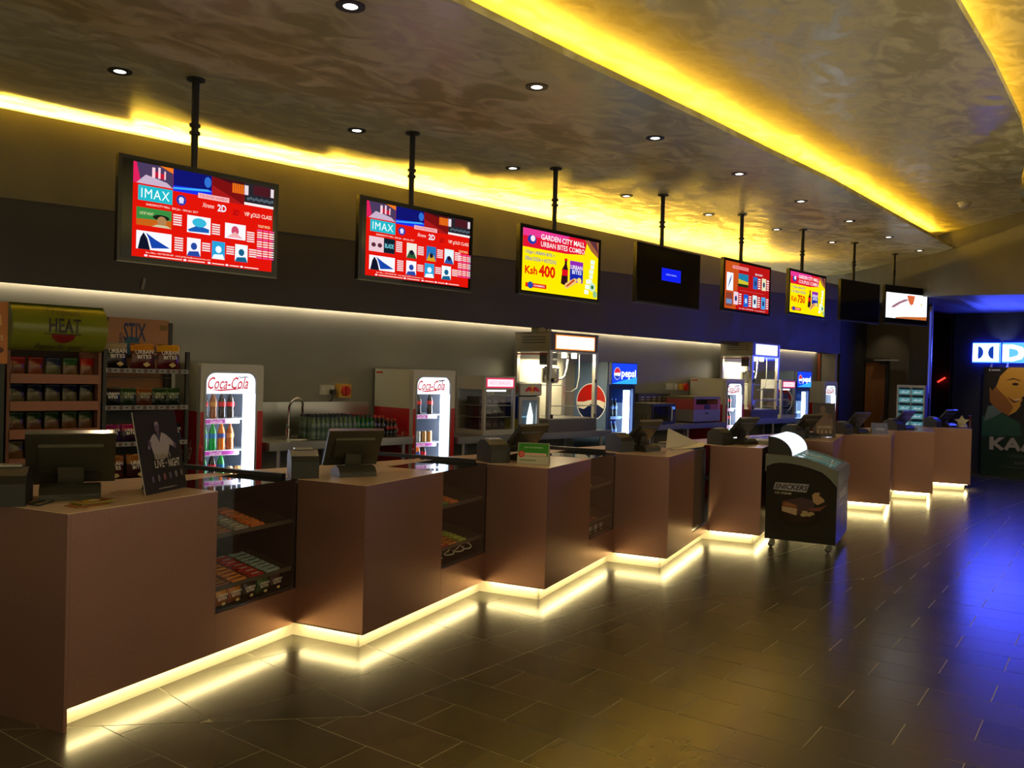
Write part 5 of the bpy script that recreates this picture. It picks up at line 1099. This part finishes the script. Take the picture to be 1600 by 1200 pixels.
# ================================================================== ICE CREAM FREEZER
# local frame: x along the long front (world dir 16 deg), y back; its left end (graphic) faces the camera
FA = R(16.3); FO = Vector((9.095, 3.785, 0)); FL_, FW_ = 1.10, .745
t = thing('ice_cream_freezer', 'black wheeled ice cream freezer with curved glass lids, before the counters', 'freezer', FO, FA)
FB = M((.014, .012, .010), .6, 0, 0, .25); FG = M((.15, .165, .155), .35)
def ztop(y):  # height of the plastic rim along y (0 front .. FW_ back)
    s = y/FW_; return .905 + .135*math.sin(min(1, s/.75)*pi/2)
mb = MB(); ys = [FW_*i/10 for i in range(11)]
prof = [(y, ztop(y)-.055) for y in ys]
mb.ext([(0, 0, .10), (0, FW_, .10)] + [(0, y, z) for y, z in prof[::-1]], (FL_, 0, 0), FB); mb.build('body', t)
mb = MB()   # grey rim: side band deepening at both corners, plus top frame
low = [(y, ztop(y)-.085-(.09*max(0, 1-y/.12)**1.0 if y < .12 else 0)-(.05*max(0, (y-FW_+.10)/.10) if y > FW_-.10 else 0)) for y in ys]
for x0_, x1_ in ((-.012, -.0005), (FL_+.0005, FL_+.012)):
    mb.ext([(x0_, y, z) for y, z in low] + [(x0_, y, ztop(y)) for y in ys[::-1]], (x1_-x0_, 0, 0), FG)
mb.box(-.012, FL_+.012, -.012, -.0005, .74, ztop(0), FG); mb.box(-.012, FL_+.012, FW_+.0005, FW_+.012, .85, ztop(FW_), FG)
for xa, xb in ((-.0, .06), (FL_-.06, FL_)):
    for i in range(10): mb.ext([(xa, ys[i], ztop(ys[i])-.054), (xa, ys[i+1], ztop(ys[i+1])-.054), (xa, ys[i+1], ztop(ys[i+1])), (xa, ys[i], ztop(ys[i]))], (xb-xa, 0, 0), FG)
for (ya, yb) in ((0, .05), (.60, FW_)): mb.ext([(.06, ya, ztop(ya)-.054), (.06, yb, ztop(yb)-.054), (.06, yb, ztop(yb)), (.06, ya, ztop(ya))], (FL_-.12, 0, 0), FG)
mb.build('rim', t)
mb = MB(); yy = [.05+.55*i/8 for i in range(9)]
FGL = M((.10, .22, .20), .05, 0, .12, .8, None, (.25, .55, .5))
for i in range(8): mb.add([(.06, yy[i], ztop(yy[i])-.02), (FL_-.06, yy[i], ztop(yy[i])-.02), (FL_-.06, yy[i+1], ztop(yy[i+1])-.02), (.06, yy[i+1], ztop(yy[i+1])-.02)], [(0, 1, 2, 3)], FGL)
mb.build('glass_lid', t, recalc=False)
mb = MB(); mb.tube([(.58, y, ztop(y)-.008) for y in yy], .008, M((.6, .62, .62), .2, .3)); mb.build('lid_rail', t, smooth=True)
for (hx, hy) in ((.50, .12), (.66, .42)): mb = MB(); mb.cyl((hx, hy, ztop(hy)+.015), (hx+.10, hy, ztop(hy)+.015), .008, WHITE); mb.cyl((hx, hy, ztop(hy)-.018), (hx, hy, ztop(hy)+.015), .007, WHITE); mb.cyl((hx+.10, hy, ztop(hy)-.018), (hx+.10, hy, ztop(hy)+.015), .007, WHITE); mb.build('lid_handle', t, smooth=True)
# lit canopy at the back
mb = MB(); N_ = 8; arc = [(.50+.0+.22*(1-math.cos(pi/2*i/N_))*.0+.22*math.sin(pi/2*i/N_)*1.0, 1.035+.20*math.sin(pi/2*i/N_)) for i in range(N_+1)]
arc = [(FW_-.02-.25*math.cos(pi/2*i/N_), 1.035+.205*math.sin(pi/2*i/N_)) for i in range(N_+1)]
mb.ext([(0.0, y, z) for y, z in arc] + [(0, FW_-.02, 1.035)], (.012, 0, 0), BLK2); mb.ext([(FL_-.012, y, z) for y, z in arc] + [(FL_-.012, FW_-.02, 1.035)], (.012, 0, 0), BLK2); mb.box(0.012, FL_-.012, FW_-.02, FW_-.008, 1.035, 1.24, BLK2); mb.build('canopy_end', t)
mb = MB(); CL_ = E((.80, .86, .97), 1.35)
for i in range(N_): mb.add([(.012, arc[i][0], arc[i][1]), (FL_-.012, arc[i][0], arc[i][1]), (FL_-.012, arc[i+1][0], arc[i+1][1]), (.012, arc[i+1][0], arc[i+1][1])], [(0, 1, 2, 3)], CL_)
mb.build('lit_canopy', t, recalc=False)
# end graphic (plane x = 0, facing -x): u runs from back to front
mb = MB(); c = Cv(mb, (-.001, FW_, .10), (0, -FW_, 0), (0, 0, .75), (-1, 0, 0), .0008)
for k_, (rx, col_) in enumerate(((.30, '1C130E'), (.24, '241711'), (.17, '2E1D14'))): c.ell(.48, .40, rx, rx*.62, M(col_, .6, 0, 0, .25), n=24)
c.poly([(.10, .735), (.13, .85), (.625, .855), (.585, .725)], M('1A1424', .4)); c.poly([(.108, .740), (.136, .845), (.617, .85), (.579, .730)], M('A09EAC', .4)); c.text('SNICKERS', .128, .752, .602, .832, M('14142E', .4), .03, .3)
c.text('ICE CREAM', .13, .68, .37, .71, M('C8C0B8', .4), .01, .2)
c.poly([(.24, .43), (.24, .56), (.27, .585), (.52, .655), (.70, .62), (.70, .50), (.46, .39)], M('3A1A0C', .3)); c.poly([(.24, .43), (.24, .54), (.46, .49), (.45, .385)], M('B09880', .4)); c.poly([(.24, .50), (.24, .565), (.29, .575), (.46, .535), (.46, .485)], M('6A3A18', .4)); c.poly([(.255, .52), (.30, .565), (.44, .535), (.43, .50)], M('905828', .4))
c.poly([(.66, .70), (.70, .74), (.77, .745), (.76, .70), (.82, .66), (.84, .62), (.74, .56), (.68, .60)], M('A88868', .4)); c.poly([(.62, .50), (.80, .54), (.88, .58), (.78, .48), (.64, .46)], M('6A3418', .4))
for (a_, b_) in ((.57, .44), (.62, .41), (.55, .40), (.66, .43)): c.ell(a_, b_, .045, .025, M('A09068', .4), n=10)
mb.build('end_graphic', t, recalc=False)
mb = MB(); c = Cv(mb, (0, -.001, .10), (FL_, 0, 0), (0, 0, .75), (0, -1, 0), .0008); c.rect(0, 0, 1, .99, M((.055, .05, .055), .35)); c.text('SNICKERS', .18, .62, .80, .74, M('C8C4BC', .4), .03, .2); c.text('ICE CREAM', .2, .52, .5, .56, M('C8C4BC', .4), .01); c.ell(.5, .3, .16, .12, M('7A6A5A', .4)); c.rects([(.15, .78, .85, .79)], M('8A8A86', .4)); mb.build('front_graphic', t, recalc=False)
for (x, y) in ((.07, .07), (FL_-.07, .07), (.07, FW_-.07), (FL_-.07, FW_-.07)):
    mb = MB(); mb.cyl((x, y, .075), (x, y, .10), .03, STEELD, n=10); mb.box(x-.018, x-.013, y-.03, y+.03, .025, .08, STEELD); mb.box(x+.013, x+.018, y-.03, y+.03, .025, .08, STEELD); mb.cyl((x-.012, y+.01, .032), (x+.012, y+.01, .032), .032, BLACK, n=14); mb.build('caster', t, smooth=True)

# ================================================================== HALL END
t = thing('glasses_cabinet', 'white cabinet of pigeonholes with blue lit packets, behind the last counters', 'cabinet', (17.25, 6.06, 0), R(-80)); cw, chh = .50, 1.85
# local: front faces -y
GW = M((.42, .44, .46), .4)
mb = MB(); mb.box(0, .03, 0, .30, 0, chh, GW); mb.box(cw-.03, cw, 0, .30, 0, chh, GW); mb.box(.03, cw-.03, .28, .30, 0, chh, M((.10, .16, .20), .5)); mb.box(0.03, cw-.03, 0, .28, chh-.05, chh, GW); mb.box(cw/2-.008, cw/2+.008, 0, .28, .2, chh-.05, GW); mb.build('carcass', t)
for j in range(9): mb = MB(); mb.box(.03, cw-.03, .0, .28, .42+.155*j, .428+.155*j, GW); mb.build('shelf', t)
for j in range(9):
    for i in range(2):
        if j > 3: mb = MB(); mb.box(0, .20, 0, .1, 0, .09, M((.10, .30, .36), .3, 0, .5, .5, None, (.10, .34, .42))); c = Cv(mb, (0, 0, 0), (.20, 0, 0), (0, 0, .09), (0, -1, 0)); c.poly([(.1, .3), (.35, .75), (.6, .45), (.9, .8), (.8, .3)], M((.4, .6, .65), .3, 0, .5)); nm = 'glasses_packet'  # teal light of the bins put into the packets' colour and glow
        else: mb = MB(); mb.box(0, .085, 0, .1, 0, .08, BLACK); mb.box(.11, .195, 0, .1, 0, .08, BLACK); nm = 'dark_packet'
        o = mb.build(nm, loc=Vector((17.25, 6.06, 0)) + Matrix.Rotation(R(-80), 3, 'Z') @ Vector((.036+.225*i, .03, .429+.155*j)), rotz=R(-80)); tag(o, (f'teal-glowing glasses packet, {["left", "right"][i]} column of the white cabinet, {["topmost", "second from top", "third from top", "fourth from top", "fifth from top"][8-j]}' if j > 3 else f'pair of black glasses boxes, {["left", "right"][i]} column of the white cabinet, {["bottom", "second from bottom", "third from bottom", "fourth from bottom"][j]}'), 'packet', 'packets in the white cabinet')
# purple side panel
t2 = t; mb = MB(); mb.box(cw+.001, cw+.012, .0, .30, 0, chh, M((.10, .08, .30), .4)); c = Cv(mb, (cw+.012, 0, 0), (0, .30, 0), (0, 0, chh), (1, 0, 0), .001); c.text('3D', .12, .56, .88, .66, M('8078C8', .4), .03); c.text('IMAX', .12, .70, .88, .76, M('6058A8', .4), .02); c.rect(.0, .92, 1, .95, M('6058A8', .4)); mb.build('side_panel', t2, recalc=False)
# big lit sign
SX = 20.06
t = thing('lit_sign', 'large glowing white sign with blue halo on the far wall', 'sign', (SX, 5.48, 2.39)); SW, SH = .50, .38
wl = E((.06, .09, 1), 38); bl = E((.01, .04, 1), 16)
U = Vector((0, -1, 0)); V = Vector((0, 0, 1)); N = Vector((-1, 0, 0))
mb = MB(); mb.box(-.03, -.012, -SW-.02, .02, -.02, SH+.02, bl); mb.box(-.03, -.012, -2.9, -SW-.05, -.02, SH+.02, bl); mb.build('halo_tube', t)
mb = MB(); mb.box(-.085, -.035, -SW, 0, 0, SH, M((.05, .06, .1), .4)); c = Cv(mb, (-.085, 0, 0), U, V, N, .001); c.rect(0, 0, SW, SH, wl); c.ell(.10, SH/2, .105, .135, E((.01, .05, .40), 1), -pi/2, pi/2); c.ell(SW-.10, SH/2, .105, .135, E((.01, .05, .40), 1), pi/2, 3*pi/2); mb.build('emblem', t, recalc=False)
mb = MB()
for i, ch in enumerate('DOLBY'):
    vs, fs, asp = text_geo(ch, .05); u0 = .56+.46*i; wd_ = .42
    vv = [(u0+x*wd_, y*SH*.92+.01) for x, y in vs]; mb.add([U*a+V*b+N*.06 for a, b in vv], fs, wl); mb.add([U*a+V*b+N*.034 for a, b in vv], fs, wl)
mb.build('lettering', t, recalc=False)
x, y = 19.0, 4.75; t = thing('downlight', 'small round downlight in the blue-lit soffit before the glowing sign', 'ceiling light', (x, y, 3.42))
mb = MB(); mb.cyl((0, 0, 0), (0, 0, -.012), .06, BLACK, n=16); mb.build('rim', t, smooth=True); mb = MB(); mb.cyl((0, 0, -.013), (0, 0, -.016), .042, E((.9, .93, 1), 6), n=16); mb.build('lamp', t)
spot('poster_spot', (18.9, 4.6, 3.36), (1.05, 0, -1.9), 60, (1, .88, .66), 62, .8)
spot('sign_uplight', (19.72, 4.92, 2.55), (.5, 0, .75), 14, (.65, .78, 1), 60, .8, .03)
for yy_ in (5.12, 4.82): 
    mb = MB(); mb.ext([(19.97, yy_-.025, 2.26), (19.97, yy_+.025, 2.26), (20.03, yy_+.012, 2.37), (20.03, yy_-.012, 2.37)], (.01, 0, 0), M((.3, .32, .5), .4)); o = mb.build('bracket'); tag(o, ['pale bracket under the glowing sign, nearer its emblem', 'pale bracket under the glowing letters'][0 if yy_ > 5 else 1], 'bracket')
# large film poster under the sign
t = thing('film_poster', 'large film poster of two faces in profile, standing under the glowing sign', 'poster', (19.95, 5.25, 0)); PWd, PH = 1.75, 2.27
mb = MB(); mb.box(0, .05, -PWd, 0, .0, PH, BLACK); mb.build('board', t)
mb = MB(); c = Cv(mb, (-.0005, .0, .0), U*PWd, V*PH, N, .001)
def q(u, v): return (u, v)
c.rect(0, 0, 1, 1, M('0C0C10', .4)); c.poly([(0, 0), (1, 0), (1, .52), (.30, .50), (.12, .56), (0, .50)], M('0E2A18', .4)); c.poly([(0, .54), (.10, .60), (.26, .56), (.40, .50), (.42, .38), (.0, .36)], M('1E4A3A', .4)); c.poly([(.02, .5), (.06, .64), (.16, .66), (.24, .6), (.12, .54)], M('5A6A68', .4))
sk1, sk2, sk3 = M('C0882C', .4), M('8A5420', .4), M('5A2C18', .4)
c.poly([(.10, .96), (.20, 1.0), (.44, 1.0), (.455, .94), (.44, .87), (.455, .82), (.475, .765), (.44, .74), (.415, .735), (.42, .70), (.40, .68), (.405, .655), (.36, .60), (.28, .56), (.18, .60), (.08, .68), (.07, .80)], sk1)
c.poly([(.10, .90), (.16, .80), (.26, .72), (.33, .64), (.28, .56), (.18, .60), (.08, .68), (.07, .80)], sk2); c.poly([(.0, 1), (.27, 1), (.18, .92), (.15, .84), (.10, .78), (.06, .84), (.03, .95)], M('140E0C', .4)); c.poly([(.24, .88), (.33, .895), (.40, .875), (.39, .885), (.32, .905)], M('2A160C', .4)); c.ell(.345, .85, .035, .012, M('2A1810', .4)); c.poly([(.26, .73), (.34, .705), (.405, .72), (.35, .69)], M('E8D0B0', .4)); c.poly([(.26, .735), (.34, .70), (.40, .70), (.33, .68)], M('6A2818', .4))
c.poly([(.55, 1), (1, 1), (1, .55), (.62, .56), (.55, .62), (.57, .70), (.52, .74), (.56, .82), (.55, .9)], sk3); c.poly([(.60, 1), (1, 1), (1, .75), (.72, .84), (.60, .86)], M('B07A38', .4)); c.poly([(.42, .5), (.55, .62), (.62, .56), (.7, .45), (.5, .4)], M('140C0A', .4))
c.rect(.06, .965, .075, .985, M('C8C8C8', .4)); c.rect(.085, .968, .18, .982, M('A8A8A8', .4))
c.text('KAABIL', .09, .24, 1.0-.06, .36, M('A09890', .45), .04); c.poly([(.62, .235), (.70, .235), (.70, .37), (.62, .37)], M('7A0E10', .4)) if False else None
c.text('25TH JAN', .36, .115, .58, .145, M('8A7A78', .45), .0); c.rects([(.28, .20, .75, .205), (.3, .185, .7, .19), (.2, .09, .9, .094)], M('4A5A50', .4))
mb.build('print', t, recalc=False)
